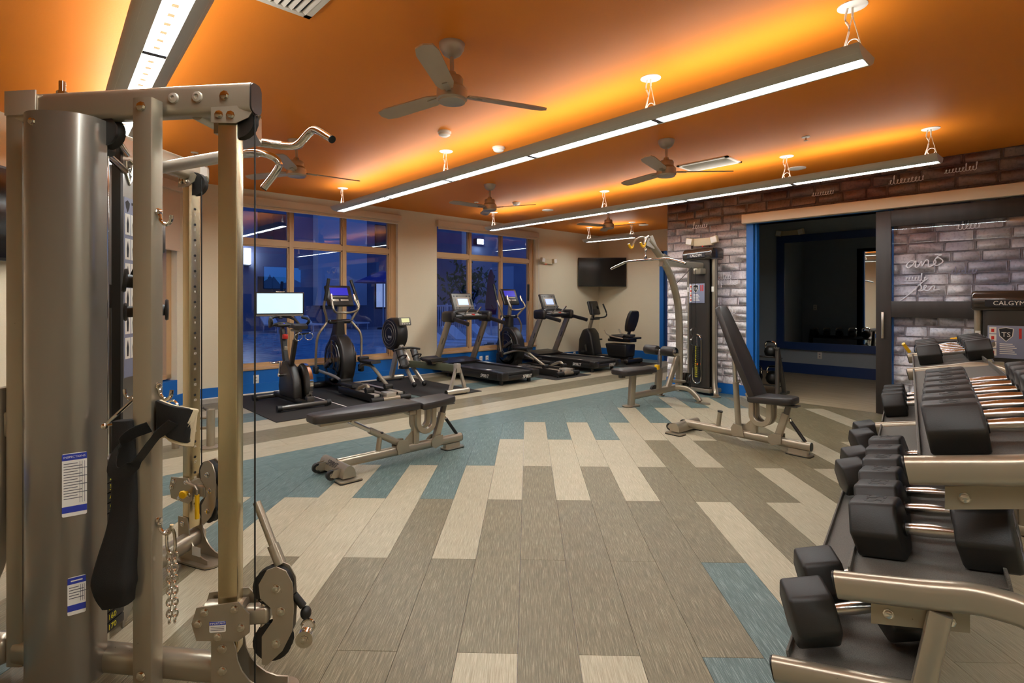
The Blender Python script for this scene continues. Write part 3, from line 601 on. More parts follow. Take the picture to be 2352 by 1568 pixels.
# ================================================================== adjustable benches (local x from seat end to wheel end)
def bench(lab, loc, rz, incl):
    t = thing('adjustable_bench', lab, 'bench', loc, rz)
    part('base_tube', t, 'silver', sweep([(0.0, 0, .085), (1.16, 0, .085)], rrect(.062, .076, .03, 5)))
    part('tube_cap', t, 'black', sweep([(-.006, 0, .085), (.0, 0, .085)], rrect(.058, .072, .028, 5)))
    part('front_foot', t, 'silver', plate(rrect(.20, .11, .03, 3), .006, .012) and mv(plate(rrect(.20, .11, .03, 3), .008, .016), .09), mv(plate(rrect(.16, .05, .01, 2), .016, .05), .10))
    part('foot_pad', t, 'rubber', mv(plate(rrect(.205, .115, .03, 3), 0, .008), .09))
    # rear cross housing: half-round, with end plates and wheels
    arc = [(1.16 + .052 * math.cos(a), .028 + .085 * math.sin(a)) for a in [math.pi * i / 10 for i in range(11)]]
    hs = part('rear_housing', t, 'silver', plate_xz(arc, -.20, .20))
    part('lettering', hs, 'ink', face(text('SPIRIT', .06, .0006), (1.20, 0, .091), (.66, 0, .75), up=(-.75, 0, .66)))
    for s in (-1, 1):
        part('rear_foot', t, 'silver', mv(plate(rrect(.17, .11, .02, 3), .009, .018), 1.16, s * .185))
        part('foot_pad', t, 'rubber', mv(plate(rrect(.176, .116, .02, 3), 0, .009), 1.16, s * .185))
        part('wheel_bracket', t, 'silver', *[plate_xz([(1.19, .03), (1.19, .09), (1.25, .085), (1.275, .045), (1.25, .03)], s * .12 + o - .003, s * .12 + o + .003) for o in (-.022, .022)])
        w = part('wheel', t, 'rubber', lathe_on([(.006, -.013), (.034, -.015), (.037, -.008), (.037, .008), (.034, .015), (.006, .013)], (1.262, s * .12, .05), (0, 1, 0)))
        part('hub', w, 'silver', lathe_on([(.016, -.017), (.016, .017)], (1.262, s * .12, .05), (0, 1, 0), 12))
    # posts
    part('main_post', t, 'silver', bar((.475, 0, .11), (.475, 0, .40), .05, .06, .012, up=(1, 0, 0)), plate_xz([(.49, .115), (.62, .115), (.49, .24)], -.006, .006))
    part('seat_post', t, 'silver', bar((.275, 0, .10), (.20, 0, .33), .05, .06, .012, up=(1, 0, 0)))
    part('seat_slider', t, 'gunmetal', bar((.20, 0, .32), (.178, 0, .405), .036, .044, .008, up=(1, 0, 0)), rbox(.10, .30, -.05, .05, .398, .41, .003))
    part('clamp', t, 'silver', plate_xz([(.225, .07), (.225, .15), (.30, .15), (.335, .12), (.335, .07), (.30, .045)], -.044, -.034), plate_xz([(.225, .07), (.225, .15), (.30, .15), (.335, .12), (.335, .07), (.30, .045)], .034, .044))
    aa = [math.pi * i / 14 for i in range(15)]
    u = [(.40 - .10 * math.cos(a), .29 - .10 * math.sin(a)) for a in aa] + [(.50, .41), (.455, .41)] + [(.40 + .055 * math.cos(a), .29 - .055 * math.sin(a)) for a in aa] + [(.345, .41), (.30, .41)]
    part('hinge_bracket', t, 'silver', bev(plate_xz(u, -.062, -.028), .004, 1)); part('hinge_bracket', t, 'silver', bev(plate_xz(u, .028, .062), .004, 1))
    part('adjust_knob', t, 'chrome', cyl((.20, -.03, .27), (.20, -.075, .27), .008), cyl((.20, -.06, .27), (.20, -.085, .27), .014))
    part('grip', t, 'black', cyl((.16, 0, .27), (.045, 0, .12), .014)); part('grip_end', t, 'chrome', cyl((.17, 0, .285), (.16, 0, .27), .009), cyl((.045, 0, .12), (.038, 0, .111), .012))
    part('stop_post', t, 'silver', cyl((.82, 0, .115), (.80, 0, .25), .021)); part('stop_cap', t, 'rubber', cyl((.80, 0, .25), (.798, 0, .262), .024))
    # pads
    seat = bev(plate([(.47, -.105), (.485, -.13), (.30, -.135), (.16, -.11), (.12, -.085), (.115, .085), (.16, .11), (.30, .135), (.485, .13), (.47, .105)], .41, .47), .016)
    part('seat_pad', t, 'vinyl', rot(seat, 'Y', 3, (.3, 0, .42)))
    back = bev(plate([(.50, -.13), (.90, -.13), (1.32, -.09), (1.37, -.07), (1.37, .07), (1.32, .09), (.90, .13), (.50, .13)], .415, .478), .018)
    ca = incl
    piv = (.47, 0, .40)
    b = part('back_pad', t, 'vinyl', rot(back, 'Y', -ca, piv)); 
    part('back_frame', t, 'silver', rot(join(rbox(.44, 1.30, -.028, .028, .385, .415, .005), rbox(.46, .56, -.05, .05, .36, .40, .01)), 'Y', -ca, piv))
    q = Matrix.Translation(piv) @ Matrix.Rotation(math.radians(-ca), 4, 'Y') @ Matrix.Translation([-k for k in piv])
    top = q @ Vector((1.06 if incl < 10 else .92, 0, .385)); bot = Vector((.62, 0, .135)); mid = bot.lerp(top, .62)
    part('strut', t, 'silver', cyl(bot, mid, .026)); part('strut_inner', t, 'steel', bar(mid, top, .034, .034, .006))
    for i in range(6):
        p = mid.lerp(top, .12 + .13 * i); part('hole', t, 'ink', cyl(p + Vector((0, -.0176, 0)), p + Vector((0, -.0180, 0)), .006, 8))
    part('strut_bracket', t, 'silver', *[plate_xz([(.55, .07), (.57, .165), (.65, .175), (.675, .13), (.66, .06)], s * .037 - .004, s * .037 + .004) for s in (-1, 1)])
    part('pull_pin', t, 'chrome', cyl(mid + Vector((0, -.02, 0)), mid + Vector((0, -.07, 0)), .008), cyl(mid + Vector((0, -.055, 0)), mid + Vector((0, -.08, 0)), .015), cyl(top + Vector((0, -.05, 0)), top + Vector((0, .05, 0)), .012))
    return t
bench('flat adjustable weight bench with black vinyl pad on the teal planks', (2.96, 3.80, 0), math.pi, 0)
bench('adjustable weight bench with its backrest raised steeply', (4.86, 1.53, 0), math.radians(87), 66)

# ================================================================== rubber mats
def rmat(x0, x1, y0, y1, lab):
    solo('rubber_mat', lab, 'mat', 'mat_rubber', mv(bev(plate(rrect(x1 - x0, y1 - y0, .008, 2), 0.0004, .008), .002, 1)), loc=((x0 + x1) / 2, (y0 + y1) / 2, 0))
rmat(2.10, 3.02, 5.87, 7.80, 'black rubber floor mat under the spin bike'); rmat(3.045, 3.97, 5.87, 7.80, 'black rubber floor mat under the elliptical beside the spin bike')
rmat(4.09, 4.97, 5.88, 7.80, 'black rubber floor mat under the rowing machine'); rmat(6.53, 7.45, 5.86, 7.80, 'black rubber floor mat under the elliptical between the treadmills'); rmat(8.75, 9.75, 5.95, 7.80, 'black rubber floor mat under the recumbent bike')

# ================================================================== treadmills (local y forward to the window)
def treadmill(lab, loc, grp=None):
    t = thing('treadmill', lab, 'treadmill', loc, 0, grp)
    part('deck', t, 'plastic', rbox(-.40, .40, .06, 1.55, .075, .185, .02), rbox(-.36, .36, .0, .10, .07, .15, .03))
    part('belt', t, 'belt', rbox(-.27, .27, .03, 1.5, .150, .192, .012))
    for s in (-1, 1):
        r = part('side_rail', t, 'plastic', sweep([(s * .335, .02, .175), (s * .335, .30, .19), (s * .335, 1.5, .195)], rrect(.13, .05, .012, 3)))
        part('rail_marking', r, 'white', *[box(s * .335 - .045, s * .335 + .02, y0, y1, .2195, .2205) for y0, y1 in ((1.1, 1.25), (.32, .40))])
        part('end_cap', t, 'plastic', rbox(s * .335 - .075, s * .335 + .075, -.02, .10, .085, .205, .022))
        part('foot', t, 'rubber', cyl((s * .30, .12, 0), (s * .30, .12, .08), .032), cyl((s * .30, 1.45, 0), (s * .30, 1.45, .08), .03))
        up = part('upright', t, 'silver', sweep([(s * .405, 1.70, .18), (s * .405, 1.62, .34), (s * .405, 1.30, .985)], rrect(.055, .115, .014, 3), up=(0, 1, 0)))
        part('upright_badge', up, 'gunmetal', rot(box(s * .405 - .0285, s * .405 + .0285, 1.45, 1.47, .55, .67), 'X', 26, (0, 1.46, .6)))
        part('handrail', t, 'plastic', sweep([(s * .40, 1.36, 1.02), (s * .40, 1.18, .99), (s * .40, .86, .93), (s * .40, .80, .915)], rrect(.05, .07, .022, 3)))
        part('rail_bracket', t, 'plastic', rbox(s * .40 - .055, s * .40 + .055, 1.16, 1.48, .93, 1.12, .05, 3))
    part('side_lettering', t, 'white', face(text('SPIRIT', .075, .0008, .25), (-.40 - .001, .40, .125), (-1, 0, 0)), face(text('SPIRIT', .075, .0008, .25), (.14, .0 - .003, .11), (0, -1, 0)))
    part('motor_hood', t, 'plastic', sweep([(0, 1.42, .16), (0, 1.55, .185), (0, 1.80, .20), (0, 1.90, .15)], rrect(.80, .16, .06, 4), scale=[.98, 1, 1, .9]))
    part('console_bridge', t, 'plastic', rbox(-.40, .40, 1.20, 1.42, .97, 1.06, .035, 3), sweep([(-.36, 1.42, 1.06), (-.18, 1.42, 1.10), (.18, 1.42, 1.10), (.36, 1.42, 1.06)], rrect(.16, .10, .04, 3)))
    part('key_panel', t, 'grey_plastic', rot(rbox(-.20, .20, 1.16, 1.36, 1.05, 1.075, .01), 'X', 14, (0, 1.26, 1.05)))
    part('stop_button', t, 'red', rot(lathe([(.03, 0), (.028, .018), (.001, .022)], 16, (.02, 1.19, 1.068)), 'X', 14, (0, 1.26, 1.05))); part('keys', t, 'white', *[rot(box(x, x + .028, 1.185, 1.21, 1.074, 1.08), 'X', 14, (0, 1.26, 1.05)) for x in (-.13, -.09, -.05, .07, .11)])
    for s in (-1, 1): part('grip_bar', t, 'chrome', tube([(s * .11, 1.28, 1.06), (s * .12, 1.16, 1.13), (s * .12, 1.10, 1.19)], .013, 10, 4))
    c = part('console', t, 'plastic', rot(rbox(-.235, .235, 1.39, 1.435, 1.10, 1.45, .03, 3), 'X', -22, (0, 1.41, 1.12)))
    part('console_face', c, 'grey_plastic', rot(rbox(-.215, .215, 1.383, 1.395, 1.13, 1.43, .02, 2), 'X', -22, (0, 1.41, 1.12)))
    part('screen', c, 'screen_lcd', rot(box(-.11, .11, 1.380, 1.384, 1.22, 1.335), 'X', -22, (0, 1.41, 1.12)))
    part('screen_bezel', c, 'silver_light', rot(box(-.15, .15, 1.3815, 1.384, 1.19, 1.365), 'X', -22, (0, 1.41, 1.12)))
    part('console_keys', c, 'ink', *[rot(box(x, x + .03, 1.380, 1.3835, z, z + .012), 'X', -22, (0, 1.41, 1.12)) for z in (1.16, 1.38) for x in (-.19, -.12, .09, .16)], rot(box(.165, .195, 1.380, 1.3835, 1.22, 1.33), 'X', -22, (0, 1.41, 1.12)))
    part('tablet_rest', t, 'gunmetal', rot(join(box(-.12, .12, 1.33, 1.34, 1.05, 1.15), box(-.12, .12, 1.31, 1.335, 1.045, 1.055)), 'X', -25, (0, 1.33, 1.06)))
    return t
treadmill('black and silver treadmill facing the window beside the rowing machine', (5.84, 5.98, 0))
treadmill('black and silver treadmill beside the recumbent bike', (8.05, 5.96, 0))

# ================================================================== ellipticals
def elliptical(lab, loc, ph):
    t = thing('elliptical_trainer', lab, 'elliptical', loc, 0)
    part('rear_stabilizer', t, 'silver', cyl((-.12, 0, .055), (.12, 0, .055), .036)); part('front_stabilizer', t, 'plastic', rbox(-.26, .26, 1.72, 1.82, .01, .09, .03, 3))
    for s in (-1, 1):
        part('stabilizer_cap', t, 'rubber', cyl((s * .12, 0, .055), (s * .28, 0, .055), .042, 16, .034), cyl((s * .25, 0, 0), (s * .25, 0, .03), .02))
        part('guide_rail', t, 'silver_light', rbox(s * .17 - .045, s * .17 + .045, .05, 1.0, .075, .115, .008)); part('rail_side', t, 'plastic', rbox(s * .17 - .055, s * .17 - .045, .03, 1.0, .03, .12, .003), rbox(s * .17 + .045, s * .17 + .055, .03, 1.0, .03, .12, .003))
    part('centre_beam', t, 'silver', bar((0, 0, .06), (0, 1.6, .08), .07, .07)); part('rear_bracket', t, 'silver_light', rbox(-.07, .07, -.02, .14, .06, .135, .01))
    # drive housing: egg-shaped shroud with a mast collar
    egg = [(1.42 + .30 * math.cos(a) * (1 - .12 * math.sin(a)), .43 + .37 * math.sin(a)) for a in [2 * math.pi * i / 32 for i in range(32)]]
    h = part('drive_housing', t, 'plastic', bev(plate_yz(egg, -.10, .10), .03, 3), rbox(-.10, .10, 1.18, 1.74, .06, .30, .04, 3))
    egg2 = [(1.42 + .245 * math.cos(a), .43 + .295 * math.sin(a)) for a in [2 * math.pi * i / 28 for i in range(28)]]
    for s in (-1, 1):
        d = part('side_disc', t, 'black_gloss', bev(plate_yz(egg2, s * .115 - .02, s * .115 + .02), .012, 2))
        part('disc_rib', t, 'gunmetal', *[sweep([(s * (.136), 1.42 + R * math.cos(a), .43 + R * 1.2 * math.sin(a)) for a in [2 * math.pi * i / 24 for i in range(24)]], circ(.004, 6), (1, 0, 0), True) for R in (.10, .2)])
    part('mast_shroud', t, 'plastic', sweep([(0, 1.50, .70), (0, 1.47, .85), (0, 1.45, 1.0)], rrect(.16, .18, .04, 3), up=(0, 1, 0), scale=[1.15, .9, .75]))
    part('collar', t, 'black_gloss', rbox(-.17, .17, 1.40, 1.54, .955, 1.02, .025, 3)); part('mast', t, 'silver', sweep([(0, 1.46, 1.0), (0, 1.42, 1.26)], rrect(.055, .075, .015, 3), up=(0, 1, 0)))
    c = part('console', t, 'plastic', rot(rbox(-.20, .20, 1.40, 1.45, 1.20, 1.53, .045, 3), 'X', -24, (0, 1.42, 1.3)))
    part('screen', c, 'screen_blue', rot(box(-.135, .135, 1.395, 1.401, 1.365, 1.485), 'X', -24, (0, 1.42, 1.3)))
    part('console_keys', c, 'silver_light', rot(join(rbox(-.12, -.03, 1.393, 1.401, 1.27, 1.305, .006), rbox(.0, .12, 1.393, 1.401, 1.275, 1.30, .006), box(-.12, .12, 1.395, 1.401, 1.335, 1.345)), 'X', -24, (0, 1.42, 1.3)))
    fb = part('fixed_handlebar', t, 'silver', tube([(-.18, 1.30, 1.30), (-.19, 1.22, 1.17), (-.11, 1.30, 1.12), (0, 1.36, 1.12), (.11, 1.30, 1.12), (.19, 1.22, 1.17), (.18, 1.30, 1.30)], .016, 10, 5))
    for s in (-1, 1):
        part('pulse_grip', fb, 'chrome', cyl((s * .18, 1.30, 1.28), (s * .172, 1.34, 1.38), .019))
        k = s * ph
        arm = [(s * .30, 1.46 - .10 * k, .30), (s * .32, 1.44 - .06 * k, .60), (s * .31, 1.42 - .03 * k, .80), (s * .23, 1.43, .93), (s * .19, 1.44, .99), (s * .23, 1.40 + .02 * k, 1.08), (s * .295, 1.36 + .06 * k, 1.20), (s * .30, 1.36 + .11 * k, 1.30)]
        part('swing_arm', t, 'silver', tube(arm, .018, 10, 5)); part('arm_grip', t, 'rubber', tube([(s * .30, 1.36 + .11 * k, 1.29), (s * .285, 1.38 + .15 * k, 1.43), (s * .265, 1.41 + .2 * k, 1.60)], .023, 10, 3))
        part('arm_joint', t, 'plastic', rbox(s * .30 - .032, s * .30 + .032, 1.41 - .10 * k, 1.51 - .10 * k, .24, .35, .018))
        pz, py = .30 + .13 * k, .82 + .10 * k
        part('pedal', t, 'plastic', sweep([(s * .19, py - .20, pz + .01), (s * .19, py - .15, pz), (s * .19, py + .12, pz), (s * .19, py + .19, pz + .025)], rrect(.15, .045, .015, 3)), rbox(s * .19 - .075, s * .19 + .075, py + .12, py + .20, pz + .01, pz + .06, .012))
        part('pedal_arm', t, 'silver', tube([(s * .28, 1.46 - .10 * k, .29), (s * .20, 1.15, (.29 + pz) / 2), (s * .19, py + .05, pz - .04)], .021, 10, 5), tube([(s * .19, py + .05, pz - .045), (s * .18, py - .12, pz - .06), (s * .17, .40 + .06 * k, .20), (s * .17, .30 + .06 * k, .155)], .024, 10, 5))
        part('track_roller', t, 'rubber', cyl((s * .17 - .055, .30 + .06 * k, .15), (s * .17 + .055, .30 + .06 * k, .15), .034))
        part('crank', t, 'gunmetal', bar((s * .15, 1.42, .43), (s * .15, 1.42 - .18 * k, .43 + .1 * k), .03, .06))
    part('lettering', t, 'white', face(text('SPIRIT', .045, .0006), (.12, .10, .1155), (0, 0, 1), up=(-1, 0, 0)))
elliptical('black and silver elliptical trainer beside the spin bike', (3.55, 5.98, .008), 1)
elliptical('black and silver elliptical trainer between the two treadmills', (6.98, 6.0, .008), -1)

# ================================================================== rowing machine (local y forward to the flywheel)
t = thing('rowing_machine', 'silver rail rowing machine with black flywheel housing', 'rower', (4.53, 5.86, .008), .0)
part('monorail', t, 'rail_olive', sweep([(0, .02, .36), (0, 1.30, .32)], rrect(.05, .10, .008, 2))); part('rail_cap', t, 'silver_light', rbox(-.035, .035, -.01, .07, .30, .425, .006))
part('rear_leg', t, 'silver_light', *[plate_xz([(s * .02, .36), (s * .045, .36), (s * .15, .07), (s * .10, .07)], 0, .035) for s in (-1, 1)], box(-.045, .045, .0, .05, .30, .36))
part('rear_foot', t, 'silver_light', cyl((-.19, .02, .045), (.19, .02, .045), .036)); part('rear_foot_cap', t, 'black', cyl((-.197, .02, .045), (-.19, .02, .045), .034), cyl((.19, .02, .045), (.197, .02, .045), .034), cyl((-.15, .02, 0), (-.15, .02, .02), .02), cyl((.15, .02, 0), (.15, .02, .02), .02))
part('seat', t, 'plastic', sweep([(0, .44, .445), (0, .52, .435), (0, .66, .435), (0, .72, .455)], rrect(.30, .045, .02, 3)), box(-.06, .06, .5, .66, .36, .42)); part('seat_roller', t, 'silver', *[cyl((-.08, y, .40), (.08, y, .40), .02, 12) for y in (.5, .66)])
for s in (-1, 1):
    part('mid_leg', t, 'silver_light', bar((s * .05, 1.34, .36), (s * .085, .98, .055), .045, .05, .006)); part('leg_tip', t, 'rubber', ell((s * .088, .96, .04), .035, .04, .04))
    f = part('footrest', t, 'plastic', rot(rbox(s * .13 - .06, s * .13 + .06, 1.20, 1.23, .28, .56, .012), 'X', -32, (0, 1.22, .36))); part('heel_cup', t, 'plastic', rbox(s * .13 - .06, s * .13 + .06, 1.12, 1.24, .26, .31, .015)); part('foot_strap', t, 'nylon', tube([(s * .13 - .07, 1.24, .42), (s * .13 - .04, 1.17, .46), (s * .13 + .04, 1.17, .46), (s * .13 + .07, 1.24, .42)], .012, 6, 4))
part('main_frame', t, 'silver_light', bar((0, 1.22, .30), (0, 1.60, .68), .07, .09, .012), bar((0, 1.55, .60), (0, 1.76, .07), .05, .10, .012))
part('front_foot', t, 'silver_light', cyl((-.22, 1.78, .05), (.22, 1.78, .05), .038)); part('front_foot_cap', t, 'black', cyl((-.235, 1.78, .05), (-.22, 1.78, .05), .036), cyl((.22, 1.78, .05), (.235, 1.78, .05), .036), cyl((-.18, 1.78, 0), (-.18, 1.78, .02), .02), cyl((.18, 1.78, 0), (.18, 1.78, .02), .02))
part('flywheel_cage', t, 'plastic', lathe_on([(.05, -.105), (.20, -.105), (.245, -.09), (.262, -.04), (.262, .04), (.245, .09), (.20, .105), (.05, .105)], (0, 1.66, .76), (1, 0, 0), 36))
part('cage_mesh', t, 'grey_plastic', *[torus((-.107, 1.66, .76), R, .004, (1, 0, 0), 30, 5) for R in (.1, .16, .21)]); part('badge', t, 'silver_light', plate_yz([(1.58, .70), (1.68, .70), (1.68, .735), (1.58, .735)], -.110, -.107), plate_yz([(1.52, .74), (1.62, .74), (1.62, .80), (1.52, .80)], .107, .11))
part('handle', t, 'rubber', tube([(-.24, 1.30, .53), (-.12, 1.33, .55), (0, 1.34, .555), (.12, 1.33, .55), (.24, 1.30, .53)], .017, 10, 4)); part('handle_hook', t, 'silver', rbox(-.03, .03, 1.33, 1.40, .52, .58, .01))
m_ = part('monitor_arm', t, 'plastic', bar((0, 1.52, .78), (.02, 1.42, .955), .05, .025, .006)); 
mm = part('monitor', t, 'grey_plastic', rot(rbox(-.085, .125, 1.37, 1.405, .90, 1.03, .02, 3), 'X', -15, (0, 1.39, .96))); part('screen', mm, 'screen_row', rot(box(-.05, .09, 1.366, 1.371, .945, 1.01), 'X', -15, (0, 1.39, .96))); part('monitor_keys', mm, 'white', rot(join(*[box(x, x + .02, 1.366, 1.371, .915, .93) for x in (-.05, -.01, .03, .07)]), 'X', -15, (0, 1.39, .96)))
solo('tape_strip', 'thin white strip between the spin bike mat and the next mat', 'tape', 'white', box(3.024, 3.041, 5.87, 7.80, 0, .006))

# ================================================================== spin bike (local y forward to the window, flywheel at the rear)
t = thing('spin_bike', 'black spin bike with lit touchscreen and rear flywheel', 'exercise bike', (2.60, 6.33, .008), .0)
part('rear_stabilizer', t, 'gunmetal', cyl((-.27, .02, .045), (.27, .02, .045), .03)); part('front_stabilizer', t, 'gunmetal', cyl((-.24, .95, .045), (.24, .95, .045), .03))
for y, w in ((.02, .27), (.95, .24)):
    for s in (-1, 1): part('stabilizer_foot', t, 'rubber', cyl((s * w, y, .045), (s * (w + .05), y, .045), .037), cyl((s * w, y, 0), (s * w, y, .03), .022))
part('base_beam', t, 'black', bar((0, .02, .07), (0, .95, .07), .06, .06))
body = [(.22, .08), (.70, .08), (.74, .20), (.68, .44), (.62, .53), (.52, .54), (.36, .46), (.26, .32)]
part('drive_cover', t, 'plastic', bev(plate_yz(body, -.05, .065), .03, 3))
fw = part('flywheel', t, 'black_gloss', lathe_on([(.02, -.014), (.16, -.018), (.205, -.012), (.215, -.012), (.215, .012), (.205, .012), (.16, .018), (.02, .014)], (.10, .27, .29), (1, 0, 0), 40)); part('flywheel_rim', fw, 'chrome', lathe_on([(.214, -.021), (.225, -.021), (.225, .021), (.214, .021)], (.10, .27, .29), (1, 0, 0), 40))
part('magnet_bracket', t, 'gunmetal', rbox(.05, .14, .06, .14, .06, .13, .008), *[cyl((x, .10, .12), (x, .10, .15), .014) for x in (.07, .12)])
part('seat_tube', t, 'black', bar((0, .42, .50), (0, .30, .80), .05, .065, .012)); part('seat_post', t, 'gunmetal', bar((0, .31, .78), (0, .25, .92), .036, .045, .008)); part('saddle_rail', t, 'gunmetal', bar((0, .14, .925), (0, .40, .925), .04, .03))
part('saddle', t, 'vinyl', sweep([(0, .12, .965), (0, .18, .985), (0, .30, .98), (0, .40, .965), (0, .46, .955)], rrect(.20, .055, .025, 3), scale=[.85, 1.0, .62, .35, .28]))
part('rear_rings', t, 'chrome', torus((-.05, .07, .86), .045, .004, (0, 1, .2), 18, 6), torus((.07, .06, .86), .045, .004, (.3, 1, .2), 18, 6)); part('seat_lever', t, 'black', bar((.02, .2, .88), (.05, .03, .90), .03, .02))
part('head_tube', t, 'black', sweep([(0, .60, .50), (0, .68, .76), (0, .72, .92)], rrect(.06, .075, .014, 3), up=(0, 1, 0))); part('head_post', t, 'gunmetal', bar((0, .715, .90), (0, .74, 1.0), .042, .05, .008))
part('resistance_knob', t, 'red', rbox(-.03, .03, .60, .66, .80, .865, .012)); part('bottle_mount', t, 'silver', rbox(-.02, .02, .595, .635, .66, .71, .006)); part('status_light', t, 'led_blue', ell((0, .66, .985), .02, .012, .018, 10, 6))
part('handlebar', t, 'rubber', tube([(-.20, .58, 1.075), (-.225, .48, 1.06), (-.23, .44, 1.03), (-.22, .50, .985), (-.19, .62, .965), (-.10, .72, .985), (0, .74, 1.0), (.10, .72, .985), (.19, .62, .965), (.22, .50, .985), (.23, .44, 1.03), (.225, .48, 1.06), (.20, .58, 1.075)], .018, 10, 4), tube([(-.19, .62, .968), (-.14, .74, 1.06), (0, .80, 1.09), (.14, .74, 1.06), (.19, .62, .968)], .018, 10, 5), rbox(-.10, .10, .62, .76, .955, 1.0, .02, 3))
part('screen_mount', t, 'black', bar((0, .78, 1.06), (0, .84, 1.22), .05, .04, .01), rbox(-.05, .05, .80, .86, 1.17, 1.28, .015))
sc = part('screen_case', t, 'plastic', rot(rbox(-.29, .29, .77, .80, 1.10, 1.40, .012, 3), 'Z', -20, (0, .8, 0))); part('screen', sc, 'screen_bike', rot(box(-.272, .272, .766, .7705, 1.128, 1.385), 'Z', -20, (0, .8, 0))); part('speaker_bar', sc, 'grey_plastic', rot(rbox(-.28, .28, .764, .79, 1.088, 1.112, .006), 'Z', -20, (0, .8, 0)))
part('camera_bump', sc, 'chrome', rot(rbox(-.05, .05, .77, .79, 1.395, 1.412, .004), 'Z', -20, (0, .8, 0)))
for s in (-1, 1): part('crank', t, 'chrome', bar((s * .10, .56, .36), (s * .10, .56 + s * .03, .36 - s * .16), .018, .03), cyl((0, .56, .36), (s * .11, .56, .36), .022)); part('pedal', t, 'chrome', rbox(s * .16 - .045, s * .16 + .045, .54 + s * .03, .63 + s * .03, .35 - s * .16, .372 - s * .16, .006), cyl((s * .1, .585 + s * .03, .36 - s * .16), (s * .2, .585 + s * .03, .36 - s * .16), .008))

# ================================================================== recumbent bike
t = thing('recumbent_bike', 'black recumbent exercise bike in the corner under the television', 'exercise bike', (9.32, 6.15, .008), .0)
part('rail', t, 'plastic', rbox(-.09, .09, .15, 1.45, .07, .14, .02)); part('rear_stabilizer', t, 'plastic', rbox(-.28, .28, .05, .17, .02, .11, .03, 3)); part('front_stabilizer', t, 'plastic', rbox(-.24, .24, 1.36, 1.46, .02, .10, .03, 3))
for s in (-1, 1): part('foot', t, 'rubber', cyl((s * .22, .11, 0), (s * .22, .11, .03), .025), cyl((s * .19, 1.41, 0), (s * .19, 1.41, .03), .025))
tw = [(.98, .10), (1.45, .10), (1.42, .45), (1.32, .66), (1.18, .70), (1.08, .58)]
part('drive_tower', t, 'plastic', bev(plate_yz(tw, -.16, .16), .05, 3)); part('mast', t, 'silver', sweep([(0, 1.24, .66), (0, 1.16, .90), (0, 1.12, 1.0)], rrect(.06, .07, .015, 3), up=(0, 1, 0)))
c = part('console', t, 'plastic', rot(rbox(-.17, .17, 1.08, 1.14, .98, 1.29, .04, 3), 'X', -18, (0, 1.1, 1.1))); part('screen', c, 'screen_off', rot(box(-.13, .13, 1.074, 1.081, 1.10, 1.26), 'X', -18, (0, 1.1, 1.1)))
part('handlebar', t, 'rubber', tube([(-.20, 1.02, 1.22), (-.24, .95, 1.0), (-.18, .98, .93), (0, 1.05, .92), (.18, .98, .93), (.24, .95, 1.0), (.20, 1.02, 1.22)], .017, 10, 5)); part('cup_tray', t, 'plastic', rbox(-.20, .02, .96, 1.06, .88, .91, .012))
for s in (-1, 1): part('pedal', t, 'plastic', rbox(s * .27 - .05, s * .27 + .05, 1.12, 1.22, .30 + s * .12, .33 + s * .12, .01)); part('crank', t, 'gunmetal', bar((s * .19, 1.2, .34), (s * .19, 1.17, .33 + s * .12), .02, .04))
part('seat_base', t, 'plastic', bev(plate_yz([(.18, .13), (.62, .13), (.70, .40), (.16, .40)], -.17, .17), .03, 3)); part('seat_slide', t, 'plastic', rbox(-.12, .12, .10, .66, .44, .50, .015), rbox(-.24, .24, .06, .20, .50, .54, .015))
part('seat_cushion', t, 'vinyl', sweep([(0, .24, .535), (0, .36, .54), (0, .52, .545), (0, .60, .53)], rrect(.40, .09, .04, 4), scale=[.95, 1, .95, .7]))
bk = [(-.13, 0), (-.17, .10), (-.19, .22), (-.17, .36), (-.12, .44), (.12, .44), (.17, .36), (.19, .22), (.17, .10), (.13, 0)]
part('backrest', t, 'vinyl', rot(mv(bev(plate_xz(bk, -.035, .035), .022, 3), 0, .20, .66), 'X', 16, (0, .2, .66))); part('back_support', t, 'gunmetal', bar((0, .24, .50), (0, .17, .80), .08, .03, .008), rbox(-.10, .10, .12, .28, .55, .60, .01))
for s in (-1, 1): part('seat_handle', t, 'silver', tube([(s * .22, .20, .52), (s * .25, .42, .55), (s * .25, .58, .60), (s * .25, .64, .68)], .014, 8, 4))

# ================================================================== televisions, emergency lights, outlets
tv = thing('television', 'black flat television mounted across the room corner', 'television', (9.93, 7.50, 1.95), math.radians(-45))
part('cabinet', tv, 'plastic', rbox(-.545, .545, -.02, .02, -.33, .33, .006)); part('screen', tv, 'screen_off', box(-.53, .53, -.0215, -.0195, -.31, .315)); part('bracket', tv, 'black', box(-.15, .15, .02, .32, -.12, .12))
tv = thing('television', 'black flat television on the angled wall behind the cable machine', 'television', tuple(DW0 + DWD * 2.86 + DWN * .09 + Vector((0, 0, 2.0))), math.radians(-135) + math.pi)
part('cabinet', tv, 'plastic', rbox(-.62, .62, -.02, .02, -.38, .38, .006)); part('screen', tv, 'screen_off', box(-.60, .60, -.0215, -.0195, -.355, .36)); part('bracket', tv, 'black', box(-.15, .15, .02, .09, -.12, .12)); part('cable', tv, 'black', tube([(-.40, .03, -.37), (-.42, .04, -.46), (-.3, .04, -.47), (-.1, .05, -.40)], .006, 8, 5)); part('lettering', tv, 'silver_light', box(-.06, .06, -.0222, -.021, -.374, -.366))
tv = thing('television', 'lit television showing a blue mountain, on the rear wall', 'television', (6.75, -2.17, 2.05), math.pi)
